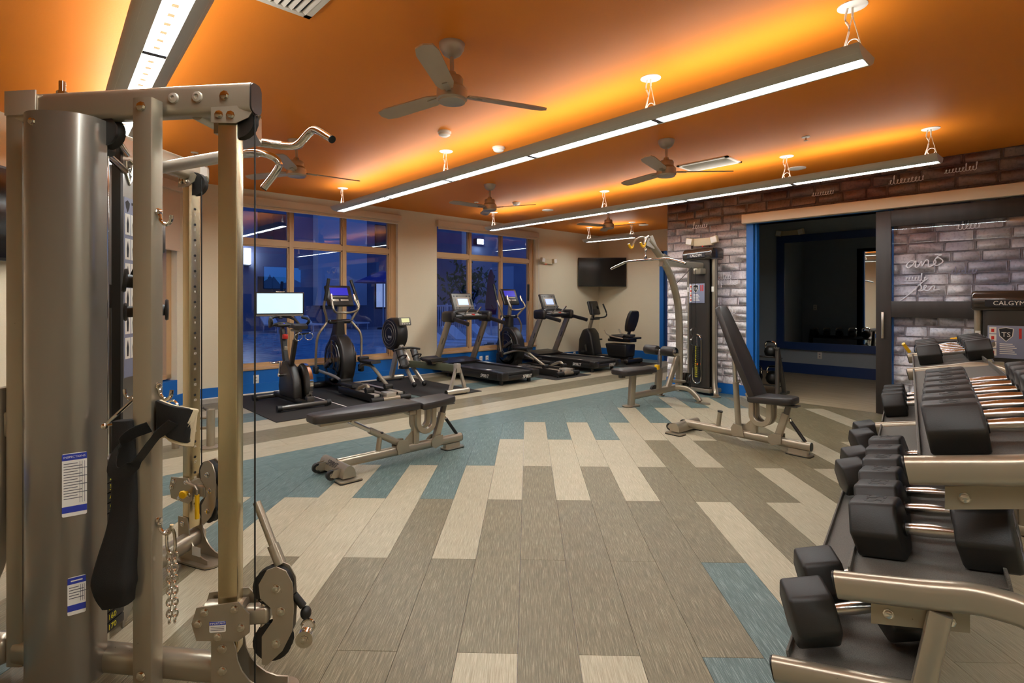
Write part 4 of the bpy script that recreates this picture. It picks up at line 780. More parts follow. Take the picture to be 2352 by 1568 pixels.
part('cabinet', tv, 'plastic', rbox(-.62, .62, -.02, .02, -.37, .37, .006)); s_ = part('screen', tv, 'tv_mountain', box(-.60, .60, -.0215, -.0195, -.35, .355)); part('mountain', s_, 'tv_peak', plate_xz([(-.6, -.35), (-.6, -.15), (-.35, -.02), (-.2, -.12), (.1, -.2), (.3, .05), (.36, -.02), (.42, .12), (.5, -.05), (.6, -.12), (.6, -.35)], -.0225, -.0217))
def elight(lab, loc, rz, wh='offwhite'):
    t = thing('emergency_light', lab, 'emergency light', loc, rz)
    part('body', t, wh, rbox(-.14, .14, -.07, 0, -.05, .06, .008))
    for s in (-1, 1):
        h = part('lamp_head', t, wh, rot(rbox(s * .19 - .05, s * .19 + .05, -.12, -.05, -.03, .07, .01), 'Y', -s * 12, (s * .19, 0, 0))); part('lamp_lens', h, 'white_gloss', rot(box(s * .19 - .04, s * .19 + .04, -.1225, -.1195, -.02, .06), 'Y', -s * 12, (s * .19, 0, 0)))
        part('lamp_arm', t, wh, cyl((s * .12, -.04, 0), (s * .16, -.06, .01), .014))
    part('indicator', t, 'led_red', ell((-.02, -.03, -.053), .006, .006, .004, 8, 5))
elight('cream emergency light beside the television corner', (8.50, WY, 2.14), 0); elight('cream twin-head emergency light on the brick wall above the pulldown tower', (BX - .02, 3.71, 2.135), -math.pi / 2); elight('emergency light with red indicator above the side room mirror', (IX, 3.58, 2.50), -math.pi / 2)
def outlet(lab, loc, rz, g=None):
    t = thing('wall_outlet', lab, 'outlet', loc, rz, g); part('cover', t, 'white', rbox(-.036, .036, -.007, 0, -.058, .058, .003)); part('socket', t, 'ink_grey', *[box(x - .004, x + .004, -.0085, -.0065, z - .01, z + .01) for z in (.022, -.022) for x in (-.008, .008)])
def onY_(px, Y): q = (px - 1176) / FPX; return Y * (CA + q * SA) / (SA - q * CA)
outlet('white outlet on the blue panel behind the spin bike', (onY_(588, WY), WY - .004, .20), 0); outlet('white outlet on the blue panel half hidden by the spin bike frame', (onY_(649, WY), WY - .004, .20), 0)
outlet('white outlet on the blue panel beside the treadmill by the rowing machine', (onY_(1104, WY), WY - .004, .17), 0, 'outlets beside the first treadmill'); outlet('white outlet on the blue panel beside the treadmill by the rowing machine', (onY_(1118, WY), WY - .004, .17), 0, 'outlets beside the first treadmill'); outlet('white outlet on the baseboard beside the second treadmill', (onY_(1318, WY), WY - .016, .075), 0)
outlet('outlet below the side room mirror', (IX, 3.12, .34), -math.pi / 2)
outlet('light switch plate high on the side room inner wall', (BX + .17, 3.9, 1.15), math.pi / 2)

# ================================================================== kettlebells on a rack in the side room
t = thing('kettlebell_rack', 'two-tier black kettlebell rack in the side room', 'rack', (BX + .36, 3.38, 0), 0)
for z, y in ((.52, .06), (.13, -.02)): part('shelf', t, 'black', rot(box(-.16 - y, .16 - y, -.56, .56, z - .012, z), 'Y', 8, (0, 0, z)))
for s in (-1, 1): part('side_frame', t, 'gunmetal', bar((.12, s * .58, .02), (-.14, s * .58, .66), .05, .05), bar((-.16, s * .58, .02), (.24, s * .58, .02), .05, .04), bar((-.14, s * .58, .02), (-.14, s * .58, .62), .05, .04))
def kettle(x, y, z, r, lab):
    t = thing('kettlebell', lab, 'kettlebell', (x, y, z), 0, 'kettlebells on the side room rack')
    part('bell', t, 'black', lathe([(r * .55, 0), (r * .85, r * .25), (r, r * .8), (r * .85, r * 1.4), (r * .45, r * 1.75), (.001, r * 1.8)], 18)); part('handle', t, 'chrome', tube([(0, -r * .75, r * 1.35), (0, -r * .85, r * 1.9), (0, -r * .5, r * 2.35), (0, r * .5, r * 2.35), (0, r * .85, r * 1.9), (0, r * .75, r * 1.35)], .014, 8, 4))
for i, y in enumerate((-.46, -.22, .02, .26, .47)):
    kettle(BX + .31, 3.38 + y, .53, .085 - .004 * i, 'black kettlebell with chrome handle on the top tier of the side room rack'); kettle(BX + .40, 3.38 + y, .145, .10 - .004 * i, 'black kettlebell with chrome handle on the bottom tier of the side room rack')

# ================================================================== weight-stack tower (local: front faces -x)
def tower(t, x, y, h, dep=.26, hw=.205, slot=True):
    for s in (-1, 1):
        part('side_tube', t, 'silver', sweep([(x + .10, y + s * hw, .05), (x + .10, y + s * hw, h - .05)], rrect(.055, .075, .024, 4), up=(1, 0, 0)))
        part('tube_sticker', t, 'white', box(x + .06, x + .062, y + s * hw - .018, y + s * hw + .018, h * .70, h * .70 + .07))
        part('foot', t, 'silver', sweep([(x + .10, y + s * hw, .36), (x + .09, y + s * (hw + .01), .16), (x + .06, y + s * (hw + .05), .06), (x + .02, y + s * (hw + .09), .02)], rrect(.05, .07, .02, 3), up=(1, 0, 0)), mv(plate(rrect(.13, .10, .035, 3), .003, .014), x + .0, y + s * (hw + .10)))
    arc = [(x + .035 - .035 * math.cos(a), y + (hw - .035) * math.sin(a)) for a in [math.pi * (i / 12 - .5) for i in range(13)]]
    sh = part('shroud', t, 'tower_dark', plate([(p, q) for p, q in arc] + [(x + .05, y + hw - .035), (x + .05, y - hw + .035)], .10, h - .09))
    part('rear_shroud', t, 'tower_dark', box(x + .15, x + .17, y - hw, y + hw, .10, h - .08)); part('base_plate', t, 'silver', rbox(x + .0, x + dep, y - hw, y + hw, .03, .09, .015))
    part('top_cap', t, 'cap_gloss', bev(plate_xz([(x - .02, h - .17), (x - .03, h - .10), (x - .02, h - .04), (x + .02, h), (x + dep - .04, h), (x + dep, h - .04), (x + dep, h - .17)], y - hw - .04, y + hw + .04), .028, 3))
    pl = part('name_plate', t, 'ink', box(x - .034, x - .027, y - .15, y + .15, h - .135, h - .080)); part('lettering', pl, 'white', face(text('CALGYM', .05, .0005), (x - .0345, y, h - .108), (-1, 0, 0)))
    zc = h * .69
    pc = part('placard', t, 'label_grey', rbox(x - .006, x - .002, y - .125, y + .135, zc - .135, zc + .135, .003))
    part('placard_pictures', pc, 'white', *[box(x - .0075, x - .0055, y + .08, y + .125, zc + z, zc + z + .055) for z in (.068, .006, -.056, -.118)])
    part('placard_icons', pc, 'red', *[box(x - .0078, x - .0055, y - .075 - k * .03, y - .058 - k * .03, zc + .03, zc + .115) for k in (0, 1)], *[box(x - .0082, x - .006, y + .093, y + .112, zc + z + .012, zc + z + .04) for z in (.068, .006, -.056, -.118)])
    part('placard_text', pc, 'white', *[box(x - .0075, x - .0055, y - .02 - (k % 3) * .012, y + .06, zc - .02 - k * .016, zc - .013 - k * .016) for k in range(6)])
    sh_ = [(-.045, .05), (0, .06), (.045, .05), (.04, -.01), (0, -.055), (-.04, -.01)]
    part('shield', pc, 'ink', face(plate(sh_, 0, .001), (x - .0062, y + .02, zc + .06), (-1, 0, 0))); part('shield_rim', pc, 'white', face(sweep([(a, b, .001) for a, b in sh_], circ(.003, 5), (0, 0, 1), True), (x - .0065, y + .02, zc + .06), (-1, 0, 0)))
    part('shield_letters', pc, 'white', face(text('TS', .055, .0005), (x - .0080, y + .02, zc + .06), (-1, 0, 0)))
    if slot:
        z0, z1 = .22, .76; R = .068
        ring = [(R * math.cos(a), z1 - .0 + R * math.sin(a)) for a in [math.pi * i / 10 for i in range(11)]] + [(-R * math.cos(a), z0 - R * math.sin(a)) for a in [math.pi * i / 10 for i in range(11)]]
        rp = [(x - .010, y + a, b) for a, b in ring]
        part('slot_panel', t, 'ink', plate_yz([(y + a, b) for a, b in ring], x - .010, x - .004)); part('slot_rim', t, 'chrome', sweep(rp, circ(.009, 8), (1, 0, 0), True))
        for i in range(15):
            z = z0 + .012 + i * .0295
            w = part('weight_plate', t, 'black', rbox(x - .018, x - .010, y - .05, y + .05, z, z + .027, .003)); part('plate_number', w, 'yellow_num', face(text(str(10 * (16 - i)), .032, .0004), (x - .0186, y + .008, z + .0135), (-1, 0, 0)))
        part('selector_pin', t, 'orange', cyl((x - .004, y - .015, .42), (x - .035, y - .015, .42), .012)); part('guide_rod', t, 'chrome', cyl((x - .006, y, .64), (x - .006, y, .80), .008))

# ================================================================== lat pulldown
t = thing('lat_pulldown', 'grey lat pulldown machine with weight tower against the brick wall', 'weight machine', (5.60, 3.79, 0), -.19)
tower(t, 1.40, .13, 2.03)
part('seat_foot', t, 'silver', mv(plate(rrect(.24, .12, .05, 3), .005, .016), 0, 0)); part('foot_pad', t, 'rubber', mv(plate(rrect(.245, .125, .05, 3), 0, .005), 0, 0))
part('seat_post', t, 'silver', bar((0, 0, .01), (.03, 0, .40), .065, .085, .02, up=(1, 0, 0))); part('seat_plate', t, 'gunmetal', rbox(-.16, .30, -.07, .07, .385, .40, .004), rbox(-.19, -.12, -.03, .03, .36, .395, .01))
part('seat_pad', t, 'vinyl', bev(plate([(-.25, -.08), (-.20, -.14), (.10, -.15), (.36, -.09), (.38, -.06), (.38, .06), (.36, .09), (.10, .15), (-.20, .14), (-.25, .08)], .40, .465), .016))
part('base_beam', t, 'silver', bar((.03, 0, .12), (.92, 0, .17), .06, .08, .02))
for s in (-1, 1):
    part('arch_leg', t, 'silver', sweep(smooth([(.78, s * .02, .17), (.85, s * .16, .16), (.87, s * .27, .09), (.875, s * .33, .025)], 4), rrect(.055, .06, .015, 3))); part('arch_foot', t, 'silver', mv(plate(rrect(.10, .20, .045, 3), 0, .014), .875, s * .37)); part('foot_sticker', t, 'white', mv(plate(rrect(.03, .04, .003, 1), .095, .0975), .868, s * .272))
part('roller_post', t, 'silver', bar((.47, 0, .14), (.50, 0, .44), .05, .10, .015, up=(1, 0, 0))); part('roller_slide', t, 'steel', bar((.50, 0, .42), (.515, 0, .66), .035, .05, .006, up=(1, 0, 0))); part('pop_pin', t, 'yellow', rbox(.44, .475, -.03, .03, .42, .48, .008), label='yellow pop-pin')
part('roller_axle', t, 'chrome', cyl((.515, -.26, .66), (.515, .26, .66), .014))
for s in (-1, 1): r = part('thigh_roller', t, 'vinyl', lathe_on([(.02, -.10), (.055, -.10), (.062, -.09), (.062, .09), (.055, .10), (.02, .10)], (.515, s * .145, .66), (0, 1, 0), 24)); part('roller_cap', r, 'chrome', lathe_on([(.05, -.002), (.05, .004), (.02, .012)], (.515, s * .247, .66), (0, s, 0), 20))
part('rear_strut', t, 'silver', bar((.66, 0, .18), (.84, 0, .58), .05, .075, .015))
arcp = smooth([(.87, 0, .16), (.88, 0, .60), (.875, 0, 1.0), (.83, 0, 1.32), (.70, 0, 1.63), (.50, 0, 1.88), (.29, 0, 2.06)], 5)
part('curved_arm', t, 'silver', sweep(arcp, rrect(.05, .10, .02, 3), up=(0, 1, 0))); part('head_pulley', t, 'silver_light', lathe_on([(.01, -.02), (.05, -.022), (.045, -.008), (.045, .008), (.05, .022), (.01, .02)], (.29, 0, 2.05), (0, 1, 0))); part('pulley_plate', t, 'silver_light', *[plate_xz([(.22, 1.99), (.26, 2.10), (.34, 2.12), (.42, 1.98), (.36, 1.95)], s * .035 - .003, s * .035 + .003) for s in (-1, 1)])
part('top_link', t, 'silver', bar((.60, 0, 1.78), (1.46, .06, 1.78), .05, .085, .02)); part('link_bracket', t, 'silver', plate_xz([(.52, 1.74), (.56, 1.90), (.74, 1.84), (.80, 1.74)], -.032, .032), rbox(1.30, 1.46, .0, .12, 1.66, 1.74, .01))
part('swivel', t, 'chrome', cyl((.25, 0, 1.99), (.25, 0, 1.86), .006), ell((.25, 0, 1.93), .014, .014, .035), rbox(.235, .265, -.012, .012, 1.815, 1.87, .005))
part('cable', t, 'black', cyl((.79, 0, 1.50), (1.12, .0, 1.74), .004, 6), cyl((1.12, 0, 1.72), (1.14, 0, .40), .004, 6), cyl((1.20, 0, 1.72), (1.22, 0, .40), .004, 6))
part('lower_pulley', t, 'gunmetal', *[lathe_on([(.01, -.012), (.05, -.012), (.05, .012), (.01, .012)], (1.15, 0, z), (0, 1, 0)) for z in (.75, .88)], plate_xz([(1.12, .70), (1.18, .70), (1.19, .93), (1.13, .93)], -.022, -.016), cyl((1.06, 0, .30), (1.06, 0, .30001), .01))
fp = part('foot_plate', t, 'black_gloss', rot(mv(bev(plate_xz([(-.10, -.11), (-.085, .10), (-.05, .12), (.05, .12), (.085, .10), (.10, -.11), (.07, -.13), (-.07, -.13)], -.012, .012), .006), 0, 0, 0), 'Z', -90)); fp.data.transform(Matrix.Translation((.93, -.05, .235)) @ Matrix.Rotation(math.radians(14), 4, 'Y')); part('foot_plate_arm', t, 'silver', cyl((.70, -.03, .26), (.92, -.05, .235), .022))
part('low_pulley', t, 'rubber', lathe_on([(.01, -.014), (.06, -.014), (.06, .014), (.01, .014)], (.40, 0, .17), (0, 1, 0)))
for s in (-1, 1): part('bar_hook', t, 'silver_light', tube([(.30, s * .03, 2.09), (.24, s * .06, 2.10), (.16, s * .09, 2.06), (.12, s * .10, 1.99)], .011, 8, 4)); part('hook_tip', t, 'yellow', tube([(.135, s * .10, 2.01), (.12, s * .10, 1.965), (.085, s * .10, 1.965), (.06, s * .10, 2.01)], .014, 8, 3), label='yellow coated hook')
lb = thing('pulldown_bar', 'chrome lat bar with bent ends hanging from the pulldown machine', 'bar', (5.60 + .982 * .25, 3.79 - .189 * .25, 1.80), -.19)
part('shaft', lb, 'chrome', tube([(0, .62, -.075), (0, .60, -.065), (0, .36, .0), (0, .30, .008), (0, -.30, .008), (0, -.36, 0), (0, -.60, -.065), (0, -.62, -.075)], .014, 12)); part('grip', lb, 'steel', cyl((0, .60, -.0655), (0, .37, -.002), .0165), cyl((0, -.60, -.0655), (0, -.37, -.002), .0165)); part('eye', lb, 'chrome', cyl((0, 0, .02), (0, 0, .05), .012))

# ================================================================== second weight machine by the barn door
t = thing('weight_machine', 'short grey weight-stack machine with placard behind the dumbbell rack', 'weight machine', (6.05, .40, 0), 0)
tower(t, 0, 0, 1.385, slot=False)
part('base_beam', t, 'silver', bar((.15, 0, .06), (-.52, .28, .06), .07, .08, .02)); part('pad_post', t, 'silver', bar((-.50, .28, .08), (-.50, .38, .80), .06, .06, .015)); part('press_arm', t, 'silver', bar((-.55, .38, .78), (-.10, .10, .95), .05, .06, .015))
part('roller_pad', t, 'vinyl', cyl((-.58, .52, .90), (-.46, .12, .905), .062, 22)); part('roller_cap', t, 'chrome', lathe_on([(.045, 0), (.045, .006), (.02, .016)], (-.582, .525, .90), (-.28, .96, 0))); part('shoulder_pad', t, 'vinyl', rbox(-.60, -.40, .26, .48, .94, .985, .02, 3))
part('yellow_grip', t, 'yellow', cyl((-.60, .57, .875), (-.66, .60, .945), .013), cyl((-.40, .33, .98), (-.35, .18, 1.01), .013), label='yellow lever grips')

# ================================================================== dumbbell rack and dumbbells
RO = (.9416, 1.5); RA = math.radians(-36.5); rx = (math.cos(RA), math.sin(RA)); ry = (-math.sin(RA), math.cos(RA))
def RK(x, y): return RD(RO[0] + x * rx[0] + y * ry[0], RO[1] + x * rx[1] + y * ry[1])
RROT = RDROT + RA
TILT = math.radians(10.5); tt = math.tan(TILT)
TIERS = ((-.16, .20), (0.0, .503), (.16, .856)); LEN = 3.40
wx, wy, _ = RK(0, 0)
t = thing('dumbbell_rack', 'three-tier grey steel dumbbell rack', 'dumbbell rack', (wx, wy, 0), RROT)
for fy in (0.0, 2.30, LEN):
    for i, (x0, z0) in enumerate(TIERS):
        arm = smooth([(x0 - .03, fy, z0 - .005), (x0 + .16, fy, z0 + .16 * tt), (x0 + .30, fy, z0 + .30 * tt - .002), (x0 + .42, fy, z0 + .30 * tt - .04), (.64, fy, z0 - .10 - (.10 if i else .02))], 6)
        if i == 0: arm = [(x0 - .03, fy, z0 - .005), (x0 + .30, fy, z0 + .30 * tt), (.66, fy, z0 + .14)]
        a = part('tier_arm', t, 'silver', sweep(arm, rrect(.05, .075, .024, 4))); part('arm_cap', a, 'black', sweep([(x0 - .034, fy, z0 - .006), (x0 - .03, fy, z0 - .005)], rrect(.047, .071, .022, 4)))
        b = part('tray_bracket', t, 'silver', plate_xz([(x0 + .05, z0 - .10), (x0 + .05, z0 - .04), (x0 + .26, z0 + .01), (x0 + .26, z0 - .05)], fy + .028, fy + .034))
        part('bracket_bolt', b, 'chrome', *[bolt((x0 + q, fy + .0275, z0 - .068 + (q - .05) * .2), (0, -1, 0), .010) for q in (.09, .22)])
    part('rear_upright', t, 'silver', bar((.66, fy, .03), (.64, fy, .86), .05, .08, .015, up=(1, 0, 0))); part('front_strut', t, 'silver', bar((.12, fy, .03), (.20, fy, .50), .04, .05, .008, up=(1, 0, 0))); part('floor_foot', t, 'silver', bar((-.22, fy, .035), (.74, fy, .035), .06, .06, .015), label=None)
for i, (x0, z0) in enumerate(TIERS):
    for ya, yb in ((.045, 2.255), (2.345, LEN - .045)):
      tr = join(rbox(x0 + .0, x0 + .345, ya, yb, -.004, .004, .002), rbox(x0 - .004, x0 + .004, ya, yb, -.03, .022, .002), rbox(x0 + .341, x0 + .349, ya, yb, -.03, .03, .002))
      part('tray', t, 'tray', mv(rot(tr, 'Y', -10.5, (x0, 0, 0)), 0, 0, z0 + .014))
def hexhead(F, L0, L1):
    R = F / math.sqrt(3); hx = [(R * math.cos(math.radians(60 * k)), R * math.sin(math.radians(60 * k))) for k in range(6)]
    return bev(plate_yz(hx, L0, L1), F * .07, 2)
_db = {}
HD = .125
def dumbbell(x, y, z, rz, F, hl, mark, lab, group=None, roll=0, tilt=-10.5):
    hd = HD; key = (F, hl, mark)
    if key not in _db:
        A = [mesh('head', hexhead(F, -hd / 2 - hl, -hd / 2), 'rubber', 50), mesh('head', hexhead(F, hd / 2, hd / 2 + hl), 'rubber', 50)]
        C_ = mesh('handle', lathe_on([(.0155, -hd / 2 - .005), (.0155, -hd / 2 + .012), (.017, -hd / 4), (.0185, 0), (.017, hd / 4), (.0155, hd / 2 - .012), (.0155, hd / 2 + .005)], (0, 0, 0), (1, 0, 0), 16), 'steel')
        D_ = [mesh('collar', lathe_on([(.021, -.006), (.021, .006)], (q * hd / 2, 0, 0), (1, 0, 0), 16), 'black') for q in (-1, 1)]
        E_ = [mesh('number', face(text(mark, F * .48, .0007), (q * (hd / 2 + hl / 2), 0, F / 2 + .0002), (0, 0, 1), up=(0, 1, 0), roll=-90), 'num_dark') for q in (-1, 1)] if mark else None
        bars = [(-.004, -F * .22), (.004, -F * .22), (.004, F * .22), (-.004, F * .22)]
        G_ = mesh('logo', join(*[face(plate(bars, 0, .0008), (hd / 2 + hl + .0003, 0, 0), (1, 0, 0), roll=r_) for r_ in (38, -38)], *[face(plate([(a, b), (a + .006, b), (a + .006, b + .035), (a, b + .035)], 0, .0008), (hd / 2 + hl + .0003, 0, 0), (1, 0, 0)) for a in (-.02, -.006, .008) for b in (-F * .42, F * .22)]), 'logo_grey')
        _db[key] = (A, C_, D_, E_, G_)
    t = thing('dumbbell', lab, 'dumbbell', (0, 0, 0), 0, group)
    wx, wy, _ = RK(x, y); t.location = (wx, wy, z)
    t.rotation_euler = (Matrix.Rotation(RROT + rz, 4, 'Z') @ Matrix.Rotation(math.radians(tilt), 4, 'Y') @ Matrix.Rotation(math.radians(roll), 4, 'X')).to_euler()
    def kid(nm, me, par):
        o = bpy.data.objects.new(nm, me); COL.objects.link(o); o.parent = par; return o
    A, C_, D_, E_, G_ = _db[key]
    for i in (0, 1):
        h = kid('head', A[i], t)
        kid('collar', D_[i], h)
        if E_: kid('number', E_[i], h)
        if i: kid('logo', G_, h)
    kid('handle', C_, t)
def seat_z(i, dx, F): x0, z0 = TIERS[i]; return x0 + dx, z0 + .014 + .005 + dx * tt + F / 2 / math.cos(TILT)
TOP = ('40', '40', '35', '35', '30', '30', '25')
for k in range(7):
    F = .138 - .002 * k; yy = .115 + .16 * k; x, z = seat_z(2, .195 + .03 * yy, F)
    lab = {0: 'black rubber hex dumbbell marked 40 at the end of the top rack tier', 1: 'second hex dumbbell marked 40, right behind the first on the top tier'}.get(k, 'black rubber hex dumbbell in the top tier row behind the two marked 40')
    dumbbell(x, yy, z, 0, round(F, 4), .128, TOP[k], lab, None if k < 2 else 'dumbbells in the top tier row')
for k in range(5):
    F = .125; yy = 2.62 + .16 * k; x, z = seat_z(2, .20, F); dumbbell(x, yy, z, 0, F, .122, '', 'black rubber hex dumbbell on the top tier beyond the middle rack arm', 'dumbbells on the top tier beyond the middle arm')
MID = ('55', '55', '50', '50', '45', '45')
for k in range(6):
    F = .162 - .002 * k; x, z = seat_z(1, .185, F)
    lab = {0: 'thick black rubber hex dumbbell marked 55 nearest the end of the middle tier', 1: 'second dumbbell marked 55 on the middle tier, behind the first'}.get(k, 'black rubber hex dumbbell in the middle tier row behind the two marked 55')
    dumbbell(x, .19 + .195 * k, z, math.radians(-8), round(F, 4), .125, MID[k], lab, None if k < 2 else 'dumbbells in the middle tier row')
for k in range(3):
    F = .155; x, z = seat_z(1, .18, F); dumbbell(x, 2.62 + .2 * k, z, 0, F, .125, '', 'black rubber hex dumbbell on the middle tier beyond the middle rack arm', 'dumbbells on the middle tier beyond the middle arm')
for k, yy in enumerate((.16, .42, 1.75, 2.05, 2.6, 2.9)):
    F = .172; x, z = seat_z(0, .17, F)
    lab = {0: 'heavy black hex dumbbell lying askew at the end of the bottom tier', 1: 'second heavy hex dumbbell lying askew on the bottom tier under the arm'}.get(k, 'heavy black hex dumbbell lying askew far along the bottom tier')
    dumbbell(x - .01, yy, z + .03, math.radians(24), F, .125, '', lab, None if k < 2 else 'askew dumbbells far along the bottom tier', roll=10, tilt=-12)

# ================================================================== cable machine (coordinates: right, ahead of the camera, height)
AP = Vector((-1.70, 1.86, 0)); NC = Vector((-.922, 1.76, 0)); FC = Vector((-1.622, 2.717, 0))
t = thing('cable_machine', 'tall silver dual-cable functional trainer with brushed steel columns', 'cable machine', RD(AP.x, AP.y), RDROT, org=(AP.x, AP.y, 0))
u = (NC - AP).normalized(); nu = Vector((u.y, -u.x, 0)); v = (FC - AP).normalized(); nv = Vector((v.y, -v.x, 0))       # nu: towards the camera, nv: to the right
def at(p, z): return (p.x, p.y, z)
Z1 = 1.955
# beams, uprights, base
part('near_beam', t, 'silver', sweep([at(AP - u * .02, Z1), at(NC + u * .085, Z1)], rrect(.06, .10, .02, 4))); part('beam_cap', t, 'plastic', sweep([at(NC + u * .085, Z1), at(NC + u * .091, Z1)], rrect(.057, .097, .02, 4)))
part('far_beam', t, 'silver', sweep([at(AP, Z1), at(FC + v * .09, Z1)], rrect(.06, .10, .02, 4))); part('beam_cap', t, 'plastic', sweep([at(FC + v * .09, Z1), at(FC + v * .096, Z1)], rrect(.057, .097, .02, 4))); part('beam_sticker', t, 'white', face(plate(rrect(.055, .07, .004, 2), 0, .0008), at(FC + v * .05 + nv * .0305, Z1), nv))
part('corner_post', t, 'silver', bar(at(AP, .05), at(AP, 2.0), .06, .06, .010, up=(1, 0, 0)), label=None); part('corner_plate', t, 'silver_light', bar(at(AP + u * .035 + nu * .033, 1.93), at(AP + u * .035 + nu * .033, 2.012), .12, .006, .002, up=nu)); part('adjuster_bolt', t, 'chrome', cyl(at(AP + u * .16, 2.0), at(AP + u * .16, 2.05), .010, 10), cyl(at(AP + u * .16, 2.003), at(AP + u * .16, 2.015), .017, 6))
UP = AP + u * .54 + nu * .063
part('centre_upright', t, 'silver', bar(at(UP, .02), at(UP, 1.945), .068, .05, .006, up=nu))
part('upright_bolt', t, 'chrome', bolt(at(UP + nu * .026, 1.915), nu, .012), bolt(at(UP + nu * .026, .11), nu, .012))
part('grommet', t, 'silver_light', *[lathe_on([(.018, 0), (.016, .006), (.008, .008), (.008, .002)], at(AP + u * q + nu * .031, Z1 + .005), nu, 16) for q in (.605, .69)]); part('beam_bolt', t, 'chrome', bolt(at(NC + u * .0 + nu * .031, Z1 + .005), nu, .012))
part('base_tube', t, 'silver', sweep([at(AP, .095), at(NC, .095)], rrect(.075, .085, .03, 4))); part('base_tube', t, 'silver', sweep([at(AP, .095), at(FC + v * .06, .095)], rrect(.075, .085, .03, 4)))
part('rear_leg', t, 'silver', sweep(smooth([at(AP + Vector((-.06, .0, 0)), 1.0), at(AP + Vector((-.06, 0, 0)), .62), at(AP + Vector((-.09, .0, 0)), .40), at(AP + Vector((-.20, .02, 0)), .20), at(AP + Vector((-.36, .04, 0)), .04)], 5), rrect(.035, .07, .012, 3), up=(0, 1, 0)))
part('rear_cross', t, 'silver', rbox(AP.x - .22, AP.x - .03, AP.y - .02, AP.y + .03, .83, .92, .01), rbox(AP.x - .55, AP.x - .04, AP.y - .03, AP.y + .05, .04, .14, .03, 3)); part('cross_bolt', t, 'chrome', bolt((AP.x - .11, AP.y - .021, .875), (0, -1, 0), .012))
# curved weight-stack cover towards the camera
sp = smooth([(-1.60, 1.82, 0), (-1.578, 1.745, 0), (-1.53, 1.70, 0), (-1.46, 1.688, 0), (-1.39, 1.703, 0), (-1.345, 1.745, 0), (-1.335, 1.80, 0)], 4)
sp = [(-1.478 + (a + 1.465) * .93, b, c) for a, b, c in sp]
so = [(a, b) for a, b, c in sp]; cc = (-1.478, 1.83); si = [(a + (cc[0] - a) * .045, b + (cc[1] - b) * .045) for a, b in reversed(so)]
cov = part('stack_cover', t, 'shroud', plate(so + si, .06, 1.90)); part('cover_bolt', t, 'chrome', bolt((-1.512, 1.6935, 1.865), (-.25, -1, 0), .010))
def decal(px, w, z0, z1, name, lab):
    a, b, n = px
    d = part(name, t, 'white', face(plate(rrect(w, z1 - z0, .004, 2), 0, .0012), (a, b, (z0 + z1) / 2), n))
    hb = (z1 - z0); part('band', d, 'label_blue', face(plate([(-w / 2, hb / 2 - .022), (w / 2, hb / 2 - .022), (w / 2, hb / 2 - .002), (-w / 2, hb / 2 - .002)], .0012, .0016), (a, b, (z0 + z1) / 2), n), face(plate([(-w / 2, -hb / 2 + .012), (w / 2, -hb / 2 + .012), (w / 2, -hb / 2 + .032), (-w / 2, -hb / 2 + .032)], .0012, .0016), (a, b, (z0 + z1) / 2), n))
    part('lettering' if lab else 'heading_bar', d, 'white', face(mv(text(lab, .009, .0002), 0, hb / 2 - .012, .0018) if lab else plate([(-w * .32, hb / 2 - .014), (w * .32, hb / 2 - .014), (w * .32, hb / 2 - .010), (-w * .32, hb / 2 - .010)], .0016, .002), (a, b, (z0 + z1) / 2), n))
    part('table_lines', d, 'ink_grey', *[face(plate([(-w / 2 + .004, q), (w * .12 + .012 * (i % 3), q), (w * .12 + .012 * (i % 3), q + .0022), (-w / 2 + .004, q + .0022)], .0012, .0016), (a, b, (z0 + z1) / 2), n) for i, q in enumerate([hb / 2 - .034 - .0085 * k for k in range(int((hb - .075) / .0085))])], *[face(plate([(q, -hb / 2 + .04), (q + .001, -hb / 2 + .04), (q + .001, hb / 2 - .028), (q, hb / 2 - .028)], .0012, .0016), (a, b, (z0 + z1) / 2), n) for q in (w * .2, w * .3, w * .4)])
decal((-1.3945, 1.7115, (.60, -.80, 0)), .062, .615, .815, 'inspection_label', 'INSPECTIONS'); decal((-1.3905, 1.7150, (.62, -.78, 0)), .046, .30, .42, 'maintenance_label', None)
# near weight stack
for i in range(16):
    z = .17 + i * .034; w = part('weight_plate', t, 'black', rbox(-1.56, -1.372, 1.80, 1.90, z, z + .031, .003)); part('plate_number', w, 'yellow_num', face(text(str(10 * (17 - i)), .026, .0004), (-1.3715, 1.842, z + .0155), (1, 0, 0)))
part('head_plate', t, 'gunmetal', rbox(-1.56, -1.37, 1.80, 1.90, .715, .76, .004), rbox(-1.49, -1.44, 1.83, 1.87, .76, .82, .004)); part('selector_pin', t, 'orange', cyl((-1.372, 1.815, .385), (-1.335, 1.815, .385), .014), torus((-1.325, 1.80, .37), .016, .002, (0, 1, 0), 14, 5)); part('guide_rod', t, 'chrome', cyl((-1.53, 1.85, .1), (-1.53, 1.85, 1.9), .010, 10), cyl((-1.40, 1.85, .1), (-1.40, 1.85, 1.9), .010, 10))
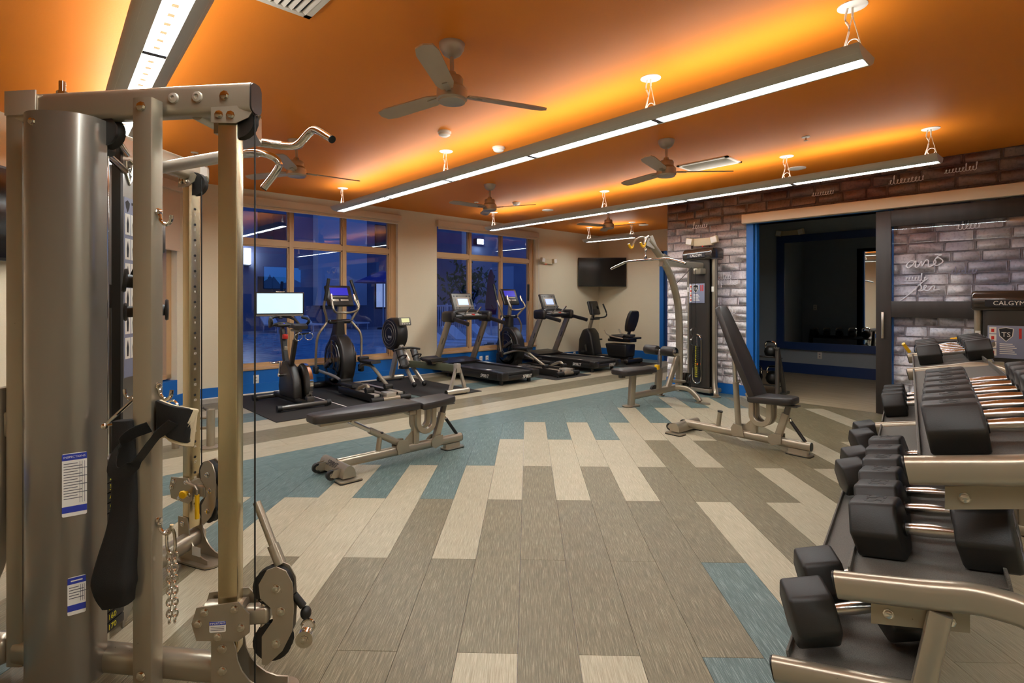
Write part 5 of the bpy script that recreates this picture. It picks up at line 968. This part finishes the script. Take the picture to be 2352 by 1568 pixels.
# far stack: dark instruction panel, guide tube
pv = Vector((-.24, .97, 0)).normalized(); pn = Vector((pv.y, -pv.x, 0)); P0 = Vector((-1.545, 2.13, 0))
def pan(s, z): return tuple(P0 + pv * s + Vector((0, 0, z)))
pp = [(0, .16), (0, 1.955), (.36, 1.955), (.36, .30), (.12, .05), (.0, .0)]
pnl = part('instruction_panel', t, 'shroud', face(plate([(s, z) for s, z in pp], -.004, .0), tuple(P0), pn)); part('panel_edge', t, 'black', face(plate([(-.02, .06), (-.02, 1.90), (0, 1.93), (0, .06)], -.03, .001), tuple(P0), pn))
part('panel_bolt', t, 'chrome', bolt(pan(.03, 1.89), pn, .010), bolt(pan(.04, .12), pn, .012))
pos = part('exercise_chart', t, 'label_grey', face(plate([(.01, .99), (.01, 1.715), (.33, 1.715), (.33, .99)], 0, .0015), tuple(P0), pn))
part('chart_pictures', pos, 'white', *[face(plate([(.018 + .052 * c, 1.565 - .1 * r_), (.063 + .052 * c, 1.565 - .1 * r_), (.063 + .052 * c, 1.65 - .1 * r_), (.018 + .052 * c, 1.65 - .1 * r_)], .0015, .002), tuple(P0), pn) for r_ in range(6) for c in range(6)])
part('chart_figures', pos, 'ink', *[face(plate([(.034 + .052 * c, 1.575 - .1 * r_), (.046 + .052 * c, 1.575 - .1 * r_), (.05 + .052 * c, 1.61 - .1 * r_), (.041 + .052 * c, 1.64 - .1 * r_), (.030 + .052 * c, 1.61 - .1 * r_)], .002, .0025), tuple(P0), pn) for r_ in range(6) for c in range(6)])
part('shield_badge', t, 'chrome', face(sweep([(a + .055, b + 1.82, .003) for a, b in ((-.03, .04), (0, .05), (.03, .04), (.026, -.01), (0, -.05), (-.026, -.01))], circ(.004, 6), (0, 0, 1), True), tuple(P0), pn), face(mv(text('TS', .045, .002), .055, 1.825, .002), tuple(P0), pn)); part('chart_badge', pos, 'ink', face(plate([(.02, 1.695), (.04, 1.705), (.06, 1.695), (.055, 1.675), (.04, 1.655), (.025, 1.675)], .0015, .002), tuple(P0), pn), face(plate([(.075, 1.69), (.30, 1.69), (.30, 1.70), (.075, 1.70)], .0015, .002), tuple(P0), pn))
part('far_stack_cover', t, 'shroud', plate([(-1.78, 2.2), (-1.80, 2.3), (-1.78, 2.45), (-1.76, 2.45), (-1.775, 2.3), (-1.755, 2.2)], .06, 1.90)); part('guide_tube', t, 'silver_light', cyl((-1.632, 2.16, .12), (-1.632, 2.16, 1.30), .017, 14)); part('guide_collar', t, 'grey_plastic', rbox(-1.70, -1.60, 2.12, 2.20, 1.27, 1.365, .004)); part('tube_sticker', t, 'white', box(-1.64, -1.615, 2.140, 2.1425, 1.13, 1.22))
part('top_roller', t, 'rubber', lathe_on([(.012, -.02), (.055, -.02), (.045, 0), (.055, .02), (.012, .02)], at(AP + u * .33, 1.87), nu)); part('cross_rod', t, 'chrome', cyl(at(AP + u * .33 + nu * .0, 1.895), pan(.03, 1.89), .014, 12), cyl(at(AP + u * .30, 1.82), pan(.02, 1.82), .014, 12)); part('rod_boot', t, 'black', cyl(at(AP + u * .30, 1.82), at(AP + u * .30 + v * .05, 1.82), .03, 14, .02))
part('ribbed_guard', t, 'silver_light', *[rbox(-1.505, -1.490, 2.26, 2.28, .98 + i * .0195, .98 + i * .0195 + .016, .004, 1) for i in range(44)]); part('guard_clip', t, 'gunmetal', rbox(-1.52, -1.47, 2.245, 2.285, 1.50, 1.63, .01))
# steel columns with numbered holes
def column(P, n, s, name):                # n: face with the holes
    c = part('steel_column', t, 'brushed', bar(at(P, .16), at(P, 1.905), .062, .052, .006, up=n)); part('column_holes', c, 'ink', *[lathe_on([(.0065, 0), (.0065, .0006)], at(P + n * .0262, 1.76 - .078 * i), n, 10) for i in range(20)])
    part('column_numbers', c, 'white', *[face(text(str(i + 1), .016, .0003), at(P + n * .0264, 1.735 - .078 * i), n) for i in range(20)])
def ang(a): return Vector((math.cos(math.radians(a)), math.sin(math.radians(a)), 0))
n_near, fn = ang(6), ang(-24); column(NC, ang(96), 1, 'near'); column(FC, fn, 1, 'far')
for P, n, w, top in ((NC, n_near, ang(-84), True), (FC, fn, Vector((fn.y, -fn.x, 0)), False)):
    br = [(-.045, -.03), (-.045, .018), (.07, .03), (.085, .018), (.07, -.01), (.03, -.03)]
    for s in (-1, 1):
        b = part('top_bracket', t, 'silver', face(plate(br, 0, .005), at(P + w * s * .034, 1.90), w * s if s > 0 else w, ))
        part('bracket_bolt', b, 'chrome', *[bolt(at(P + w * s * .04 + n * q, 1.895), w * s, .010) for q in (-.02, .015)])
    gs = [(-.045, .0), (-.045, .205), (.018, .205), (.03, .17)] + [(.03 + .14 * (1 - math.cos(a)), .17 - .15 * math.sin(a)) for a in [math.pi / 2 * i / 6 for i in range(1, 7)]] + [(.17, 0)]
    for s in (-1, 1):
        g_ = part('foot_gusset', t, 'silver', face(plate(gs, -.003, .003), at(P + w * s * .036, .012), w)); part('gusset_bolt', g_, 'chrome', *[bolt(at(P + w * s * .0395 + n * q, z), w * s, .011) for q, z in ((-.01, .185), (-.01, .115))])
    part('foot_plate', t, 'silver', mv(xf(plate(rrect(.26, .13, .05, 4), 0, .012), Matrix.Rotation(math.atan2(n.y, n.x), 4, 'Z')), P.x + n.x * .08, P.y + n.y * .08)); part('floor_pad', t, 'rubber', mv(xf(plate(rrect(.262, .132, .05, 4), -.0, .003), Matrix.Rotation(math.atan2(n.y, n.x), 4, 'Z')), P.x + n.x * .08, P.y + n.y * .08))
part('foot_sticker', t, 'white', face(plate([(.06, .03), (.12, .03), (.12, .075), (.06, .075)], .0032, .004), at(FC + Vector((fn.y, -fn.x, 0)) * .036, .012), Vector((fn.y, -fn.x, 0))))
part('near_cable', t, 'black', cyl(at(NC + u * .085, 1.91), at(NC + u * .085, .03), .0028, 8)); part('far_cable', t, 'black', cyl(at(FC + fn * .075, 1.91), at(FC + fn * .075, .45), .0028, 8))
part('top_pulley', t, 'rubber', lathe_on([(.012, -.012), (.058, -.014), (.048, 0), (.058, .014), (.012, .012)], at(NC + u * .032, 1.885), nu), lathe_on([(.012, -.012), (.058, -.014), (.048, 0), (.058, .014), (.012, .012)], at(FC + fn * .032, 1.885), v))
# sliding carriages
def carriage(P, n, w, zc, yellow):
    c = part('carriage', t, 'silver', bar(at(P - n * .075, zc), at(P + n * .045, zc), .085, .085, .03), *[face(plate([(-.085, -.055), (-.10, 0), (-.085, .05), (.04, .06), (.075, .02), (.075, -.04), (.04, -.065)], -.003, .003), at(P + w * s * .045, zc), w) for s in (-1, 1)])
    part('carriage_bolt', c, 'chrome', *[bolt(at(P + w * .048 + n * a, zc + b), w, .010) for a, b in ((-.06, .035), (.03, .04), (.05, -.02), (-.02, -.045), (-.08, 0))])
    bx = P + n * .15
    for s in (-1, 1):
        pl = [(-.055, .10), (-.03, .145), (.0, .155), (.03, .14), (.05, .10), (.055, .02), (.05, -.06), (.02, -.12), (-.03, -.165), (-.045, -.16), (-.045, -.07), (-.01, -.02), (-.015, .02), (-.05, .055)]
        p_ = part('pulley_plate', t, 'silver', face(plate(pl, -.0025, .0025), at(bx + w * s * .02 + Vector((0, 0, 0)), zc), w)); part('plate_bolt', p_, 'chrome', *[bolt(at(bx + w * s * .0225 + n * a, zc + b), w * s, .011) for a, b in ((.0, .085), (.015, .01), (0, -.095))])
    part('pulley_wheel', t, 'rubber', *[lathe_on([(.012, -.011), (.062, -.013), (.052, 0), (.062, .013), (.012, .011)], at(bx + n * a, zc + b), w, 24) for a, b in ((-.015, .085), (-.015, -.095))])
    part('swivel_block', t, 'silver', rbox(-.035, .035, -.022, .022, -.025, .025, .012, 3) and xf(rbox(-.04, .04, -.024, .024, -.028, .028, .012, 3), Matrix.Translation(at(P + n * .085, zc - .005)) @ Matrix.Rotation(math.atan2(n.y, n.x), 4, 'Z'))); part('swivel_bolt', t, 'chrome', cyl(at(P + n * .105, zc + .05), at(P + n * .105, zc - .05), .012, 12), bolt(at(P + n * .105, zc + .045), (0, 0, 1), .016, .01))
    hk = at(bx + n * .085 - w * .0, zc - .02)
    part('cable_end', t, 'rubber', cyl(at(bx + n * .05, zc + .05), at(bx + n * .08, zc + .01), .012, 12), ell(at(bx + n * .088, zc - .012), .018, .018, .022)); part('snap_hook', t, 'chrome', torus((hk[0] + n.x * .01, hk[1] + n.y * .01, hk[2] - .035), .02, .0045, tuple(w), 18, 6), lathe_on([(.006, -.012), (.028, -.012), (.028, .012), (.006, .012)], (hk[0], hk[1], hk[2] - .075), tuple(w), 18), bolt((hk[0] + w.x * .013, hk[1] + w.y * .013, hk[2] - .075), tuple(w), .010))
    q = at(P + n * .15 - w * .04, zc + .16)
    if yellow:
        part('pull_knob', t, 'yellow', lathe_on([(.008, 0), (.01, .015), (.017, .02), (.02, .03), (.016, .036), (.001, .038)], at(P + n * .035 + w * .05, zc - .01), tuple((w + n * .4).normalized())), label='yellow pull knob'); lv = part('release_lever', t, 'silver', tube([at(P + n * .02 + w * .05, zc + .04), at(P + n * .11 + w * .06, zc + .035), at(P + n * .125 + w * .06, zc + .02), at(P + n * .125 + w * .06, zc - .02)], .006, 8)); part('lever_grip', lv, 'yellow', cyl(at(P + n * .125 + w * .06, zc - .005), at(P + n * .125 + w * .06, zc - .12), .0105, 12), label='yellow lever grip')
    else:
        part('release_handle', t, 'silver', cyl(at(P + n * .06 - w * .06, zc + .34), at(P + n * .15 - w * .01, zc + .16), .013, 12), cyl(at(P + n * .125 - w * .022, zc + .21), at(P + n * .155 - w * .008, zc + .15), .019, 12))
carriage(NC, n_near, ang(-84), .275, False)
ll = part('caution_label', t, 'white', face(plate(rrect(.05, .034, .004, 2), 0, .001), at(NC - n_near * .02 + ang(-84) * .0496, .262), ang(-84))); part('band', ll, 'label_blue', face(plate([(-.025, .006), (.025, .006), (.025, .017), (-.025, .017)], .001, .0015), at(NC - n_near * .02 + ang(-84) * .0496, .262), ang(-84))); part('lettering', ll, 'white', face(mv(text('IMPORTANT', .0085, .0002), 0, .0112, .0016), at(NC - n_near * .02 + ang(-84) * .0496, .262), ang(-84))); part('text_lines', ll, 'ink_grey', *[face(plate([(-.021, q), (.02, q), (.02, q + .0016), (-.021, q + .0016)], .001, .0014), at(NC - n_near * .02 + ang(-84) * .0496, .262), ang(-84)) for q in (-.001, -.006, -.011)])
carriage(FC, fn, Vector((fn.y, -fn.x, 0)), .36, True)
# pull-up bars
part('pullup_tube', t, 'silver_light', cyl(at(AP + v * .60, 1.90), (-1.22, 2.29, 1.915), .026, 18), cyl((-1.22, 2.29, 1.915), (-1.02, 1.98, 1.915), .024, 18), cyl((-1.02, 1.98, 1.915), at(NC - u * .12, 1.92), .024, 18)); part('pullup_bracket', t, 'silver', plate([(-1.0, 1.80), (-.86, 1.80), (-.90, 1.93), (-.99, 1.99)], 1.86, 1.95))
for nm, P in (('a', [(-1.25, 2.30, 1.915), (-1.10, 2.235, 1.915), (-1.04, 2.23, 1.912), (-1.0, 2.26, 1.90), (-.985, 2.27, 1.875), (-1.0, 2.27, 1.84), (-1.05, 2.27, 1.775)]), ('b', [(-1.04, 2.01, 1.905), (-.93, 2.03, 1.895), (-.86, 2.05, 1.89), (-.82, 2.06, 1.90), (-.775, 2.05, 1.94), (-.74, 2.03, 1.945), (-.665, 1.98, 1.895)])):
    h_ = part('pullup_handle', t, 'chrome', tube(P, .0145, 14, 5)); k0, k1 = (Vector(P[0]).lerp(Vector(P[1]), .55), Vector(P[1]).lerp(Vector(P[2]), .75)); part('knurled_grip', h_, 'steel', cyl(k0, k1, .0165, 16)); e0, e1 = Vector(P[-1]), Vector(P[-1]) + (Vector(P[-1]) - Vector(P[-2])).normalized() * .004; part('end_cap', h_, 'black', cyl(e0, e1, .0145, 14))
# hooks on the upright
def hook(z, side=1):
    b = UP + u * .036 * side; return part('hook', t, 'chrome', tube([at(b - u * .004 * side, z + .04), at(b + u * .004 * side, z + .02), at(b + u * .010 * side + nu * .0, z), at(b + u * .028 * side, z - .012), at(b + u * .044 * side, z - .002), at(b + u * .048 * side, z + .018)], .006, 8, 4), bolt(at(b, z + .03), u * side, .009))
hook(1.555); hook(.995); hook(.565); hook(.995, -1)

# ---- accessories hanging on the cable machine
def hang(name, lab, cat, x, y, z): return thing(name, lab, cat, RD(x, y, z), RDROT, org=(x, y, z))
hx, hy = -1.245, 1.72
h = hang('nylon_handle', 'black nylon stirrup handle with round grip hanging on the cable machine', 'cable handle', -1.275, 1.74, 1.49)
part('strap', h, 'nylon', sweep(smooth([(-1.262, 1.75, 1.50), (-1.275, 1.74, 1.51), (-1.285, 1.735, 1.48), (-1.30, 1.73, 1.42), (-1.315, 1.72, 1.37)], 4), rrect(.035, .003, .001, 1), up=(0, 1, 0)), sweep(smooth([(-1.262, 1.75, 1.50), (-1.258, 1.76, 1.45), (-1.262, 1.75, 1.40), (-1.27, 1.74, 1.36)], 4), rrect(.03, .003, .001, 1), up=(0, 1, 0)))
part('grip', h, 'rubber', cyl((-1.325, 1.70, 1.365), (-1.25, 1.75, 1.355), .022, 18)); part('grip_flange', h, 'rubber', lathe_on([(.016, -.004), (.036, -.006), (.04, .0), (.036, .006), (.016, .004)], (-1.328, 1.698, 1.366), (-.8, -.6, .1), 22))
h2 = hang('nylon_handle', 'second black stirrup handle hanging lower on the cable machine', 'cable handle', -1.28, 1.74, 1.30)
part('strap', h2, 'nylon', sweep(smooth([(-1.27, 1.74, 1.345), (-1.29, 1.735, 1.32), (-1.305, 1.73, 1.29), (-1.315, 1.725, 1.265)], 4), rrect(.022, .003, .001, 1), up=(0, 1, 0))); part('grip', h2, 'rubber', cyl((-1.34, 1.72, 1.262), (-1.245, 1.78, 1.268), .019, 18)); part('grip_flange', h2, 'rubber', lathe_on([(.012, -.006), (.028, -.005), (.031, 0), (.028, .005), (.012, .006)], (-1.342, 1.72, 1.262), (-.85, -.53, 0), 20), lathe_on([(.012, -.006), (.034, -.005), (.037, 0), (.034, .005), (.012, .006)], (-1.243, 1.781, 1.268), (.85, .53, 0), 20))
s = hang('ab_sling', 'long black nylon ab strap hanging on a metal triangle', 'exercise strap', -1.30, 1.73, .96)
part('triangle', s, 'chrome', cyl((-1.258, 1.735, 1.0), (-1.345, 1.70, .905), .0055, 8), cyl((-1.258, 1.735, 1.0), (-1.252, 1.735, .915), .0045, 8), cyl((-1.345, 1.70, .905), (-1.252, 1.735, .915), .005, 8), ell((-1.345, 1.70, .903), .011, .011, .011, 10, 6))
sl = [(-1.295, 1.72, .918), (-1.292, 1.72, .86), (-1.288, 1.72, .70), (-1.292, 1.715, .58), (-1.305, 1.70, .47), (-1.308, 1.695, .40), (-1.30, 1.70, .345)]
part('sling', s, 'nylon', sweep(smooth(sl, 5), rrect(.085, .05, .02, 3), up=(0, 1, 0), scale=[.8 + (.2 * i / 10 if i < 10 else .2) + max(0, (i - 12)) * .045 if i < 24 else 1.5 - (i - 24) * .07 for i in range(31)]))
for o_ in (h, h2): o_.location = Vector(o_.location) + Vector(RD(.053, .07))
s.location = Vector(s.location) + Vector(RD(.058, -.005))
c = hang('ankle_cuff', 'black ankle cuff with cream fleece lining hanging from rings', 'ankle cuff', -1.14, 1.74, .93)
part('ring', c, 'chrome', torus((-1.145, 1.70, .955), .022, .004, (.8, .6, .2), 18, 6)); part('ring', c, 'chrome', torus((-1.115, 1.72, .96), .020, .004, (.3, 1, .1), 18, 6))
cuff = smooth([(-1.165, 1.735, .92), (-1.14, 1.69, .935), (-1.09, 1.67, .925), (-1.06, 1.70, .905), (-1.07, 1.74, .89)], 4)
part('cuff', c, 'nylon', sweep(cuff, rrect(.013, .105, .005, 2), up=(.1, -.2, 1)), label='black padded cuff'); part('fleece', c, 'fleece', sweep([(a, b + .011, z - .008) for a, b, z in cuff], rrect(.016, .118, .006, 2), up=(.1, -.2, 1)), label='cream fleece lining')
part('strap', c, 'nylon', sweep(smooth([(-1.075, 1.655, .925), (-1.12, 1.64, .88), (-1.17, 1.63, .81), (-1.215, 1.625, .775), (-1.245, 1.63, .79), (-1.245, 1.65, .84), (-1.21, 1.66, .885), (-1.165, 1.68, .905)], 5), rrect(.003, .040, .001, 1), up=(.6, 0, .8)))
c.location = Vector(c.location) + Vector(RD(.03, 0))
ch = hang('chain', 'short steel chain with spring clip hanging on the cable machine upright', 'chain', -1.125, 1.735, .56)
part('spring_clip', ch, 'chrome', sweep(smooth([(-1.13, 1.73, .565), (-1.142, 1.73, .55), (-1.14, 1.73, .50), (-1.128, 1.73, .485), (-1.116, 1.73, .50), (-1.118, 1.73, .55)], 4, True), circ(.005, 8), (0, 1, 0), True))
for j, xo in enumerate((0, .014)):
    for i in range(12):
        lk = [(0.008 * math.cos(a), .0, .0125 * math.sin(a)) for a in [2 * math.pi * k / 12 for k in range(12)]]
        g = rot(sweep(lk, circ(.003, 6), (0, 1, 0), True), 'Z', 90 * (i % 2) + 20); part('link', ch, 'chrome', mv(g, -1.134 + xo, 1.73 + .006 * j, .475 - .0185 * i))
ch.location = Vector(ch.location) + Vector(RD(.03, 0))
# another grey machine standing beyond the cable machine
p0 = RD(-2.62, 4.62)
t = thing('storage_stand', 'grey floor post with round foot and side bars beyond the cable machine', 'stand', (p0[0], p0[1], 0), RDROT)
q0 = 1.3 * FPX / (1028 - 690); qr = q0 * (484 - 1176) / FPX; t.location = RD(qr, q0)
part('post', t, 'silver', cyl((0, 0, .02), (0, 0, .34), .034)); part('foot', t, 'silver', lathe([(.085, 0), (.085, .012), (.05, .02)], 24)); part('side_bar', t, 'silver', cyl((0, 0, .27), (-.30, -.02, .25), .013, 10), cyl((0, 0, .18), (-.30, -.02, .16), .013, 10)); part('pin', t, 'gunmetal', cyl((-.02, 0, .33), (-.05, -.03, .36), .012, 10)); part('far_post', t, 'silver', cyl((-.30, -.02, 0), (-.30, -.02, .32), .03))

# ================================================================== dusk courtyard beyond the windows
struct('ground_outside', 'concrete_out', box(-30, 60, WY + .25, 60, -.25, -.15), label='paved courtyard outside at dusk')
solo('pool', 'blue swimming pool outside the windows', 'pool', 'pool', box(-14, 8.5, 12.5, 24, -.149, -.13))
def out_at(px, py, Y): q = (px - 1176) / FPX; d = Y / (SA - q * CA); return d * (CA + q * SA), EYE - (py - 690) * d / FPX
FY = 27.0
b = thing('building', 'apartment building across the courtyard at dusk', 'building', (10, FY, -.15))
part('wall', b, 'facade', box(-40, 40, 0, .5, 0, 11)); part('wing', b, 'facade', box(8, 13, -4, 0, 0, 11)); part('bay', b, 'facade_light', box(1.5, 4.2, -.6, 0, 1.2, 9.5))
for i in range(17):
    for j in range(3):
        x = -26 + i * 3.1; z = 1.0 + j * 3.1; lit = (i * 7 + j * 3) % 5 == 0
        w = part('window', b, 'facade_dark', box(x, x + 1.3, -.06, .0, z, z + 1.6)); part('pane', w, 'win_lit' if lit else 'win_out', box(x + .07, x + .62, -.08, -.06, z + .08, z + 1.52), box(x + .68, x + 1.23, -.08, -.06, z + .08, z + 1.52))
for bx in (-13.0, -6.5, 18.0):
    part('balcony', b, 'facade_dark', box(bx, bx + 4.2, -1.4, 0, 2.6, 2.8)); part('balcony_rail', b, 'facade_light', box(bx, bx + 4.2, -1.4, -1.34, 3.75, 3.84), box(bx, bx + 4.2, -1.4, -1.34, 2.82, 2.9), *[box(bx + .12 * k, bx + .12 * k + .045, -1.4, -1.36, 2.85, 3.78) for k in range(36)])
x, z = out_at(1103, 556, FY - 4.3)
f = thing('floodlight', 'bright white floodlight on the building outside', 'lamp', (x, FY - 4.2, z)); part('housing', f, 'facade_dark', rbox(-.25, .25, -.1, .21, -.12, .2, .03)); part('lamp', f, 'flood', box(-.2, .2, -.14, -.10, -.1, .15))
x, z = out_at(579, 585, FY - 1.0)
f = thing('wall_sconce', 'tall white wall sconce on the building across the courtyard', 'lamp', (x, FY - .2, z)); part('shade', f, 'sconce', rbox(-.15, .15, -.2, .0, -.4, .35, .04)); part('bracket', f, 'facade_dark', box(-.16, .16, -.1, .2, -.46, -.4))
def tree(px, py, Y, h, r, lab):
    x, _ = out_at(px, py, Y); t = thing('tree', lab, 'tree', (x, Y, -.15)); part('trunk', t, 'bark', cyl((0, 0, 0), (.1, 0, h * .6), .09, 10, .05), *[cyl((.05, 0, h * .4), (math.cos(a) * r * .6, math.sin(a) * r * .6, h * .75), .035, 6, .015) for a in (.3, 1.8, 3.5, 5.0)])
    rr = random.Random(px); V, F = [], []
    for k in range(520):
        a, b_, c_ = rr.gauss(0, r * .5), rr.gauss(0, r * .5), h * .72 + rr.gauss(0, r * .38); s = rr.uniform(.07, .14); n = len(V)
        d1 = Vector((rr.uniform(-1, 1), rr.uniform(-1, 1), rr.uniform(-1, 1))).normalized() * s; d2 = d1.cross(Vector((rr.uniform(-1, 1), rr.uniform(-1, 1), 1))).normalized() * s * .5; p = Vector((a, b_, c_))
        V += [tuple(p - d1), tuple(p + d2), tuple(p + d1), tuple(p - d2)]; F.append((n, n + 1, n + 2, n + 3))
    o = part('foliage', t, 'leaf', (V, F)); o['kind'] = 'stuff'
tree(1075, 660, 15.5, 2.75, .95, 'small leafy tree outside the window by the treadmills')
def lounger(px, Y, rz, lab):
    x, _ = out_at(px, 780, Y); t = thing('sun_lounger', lab, 'lounger', (x, Y, -.15), rz, 'sun loungers by the pool'); part('bed', t, 'lounger', box(-.33, .33, -.6, .7, .30, .36)); part('backrest', t, 'lounger', rot(box(-.33, .33, .7, 1.3, .30, .36), 'X', 38, (0, .7, .33)))
    for a, c_ in ((-.28, -.5), (.28, -.5), (-.28, .9), (.28, .9)): part('leg', t, 'facade_light', box(a - .02, a + .02, c_ - .02, c_ + .02, 0, .30))
for i, (px, Y) in enumerate(((1015, 11.0), (1060, 11.3), (1110, 11.6), (1160, 11.9), (640, 25.0), (720, 25.0), (820, 25.2))): lounger(px, Y, .4 if i < 4 else 0.1, 'pale sun lounger on the deck outside the treadmill window' if i < 4 else 'pale sun lounger on the far side of the pool')
def parasol(px, Y, h, m_, lab, closed=False):
    x, _ = out_at(px, 760, Y); t = thing('parasol', lab, 'parasol', (x, Y, -.15)); part('pole', t, 'facade_light', cyl((0, 0, 0), (0, 0, h), .03, 10)); part('base', t, 'facade_dark', lathe([(.3, 0), (.28, .08), (.05, .1)], 18)); part('canopy', t, m_, lathe([(.16, h * .4), (.2, h * .5), (.1, h * .9), (.01, h)] if closed else [(1.5, h - .55), (1.48, h - .5), (.03, h + .08)], 8 if not closed else 12))
parasol(880, 24.3, 2.9, 'umbrella', 'open blue parasol across the pool'); parasol(1128, 13.0, 2.5, 'umbrella_red', 'closed dark red parasol outside the treadmill window', True)

fn_ = thing('pool_fence', 'white metal fence outside the treadmill window', 'fence', (9.2, 14.2, -.15), .25)
for k in range(30): part('baluster', fn_, 'facade_light', box(k * .11, k * .11 + .022, 0, .022, .1, 1.25))
part('fence_rail', fn_, 'facade_light', box(-.05, 3.3, -.01, .03, 1.25, 1.30)); part('fence_rail', fn_, 'facade_light', box(-.05, 3.3, -.01, .03, .08, .12))
for k in (0, 15, 29): part('post', fn_, 'facade_light', box(k * .11 - .02, k * .11 + .04, -.02, .04, 0, 1.35))

bpy.context.view_layer.update()
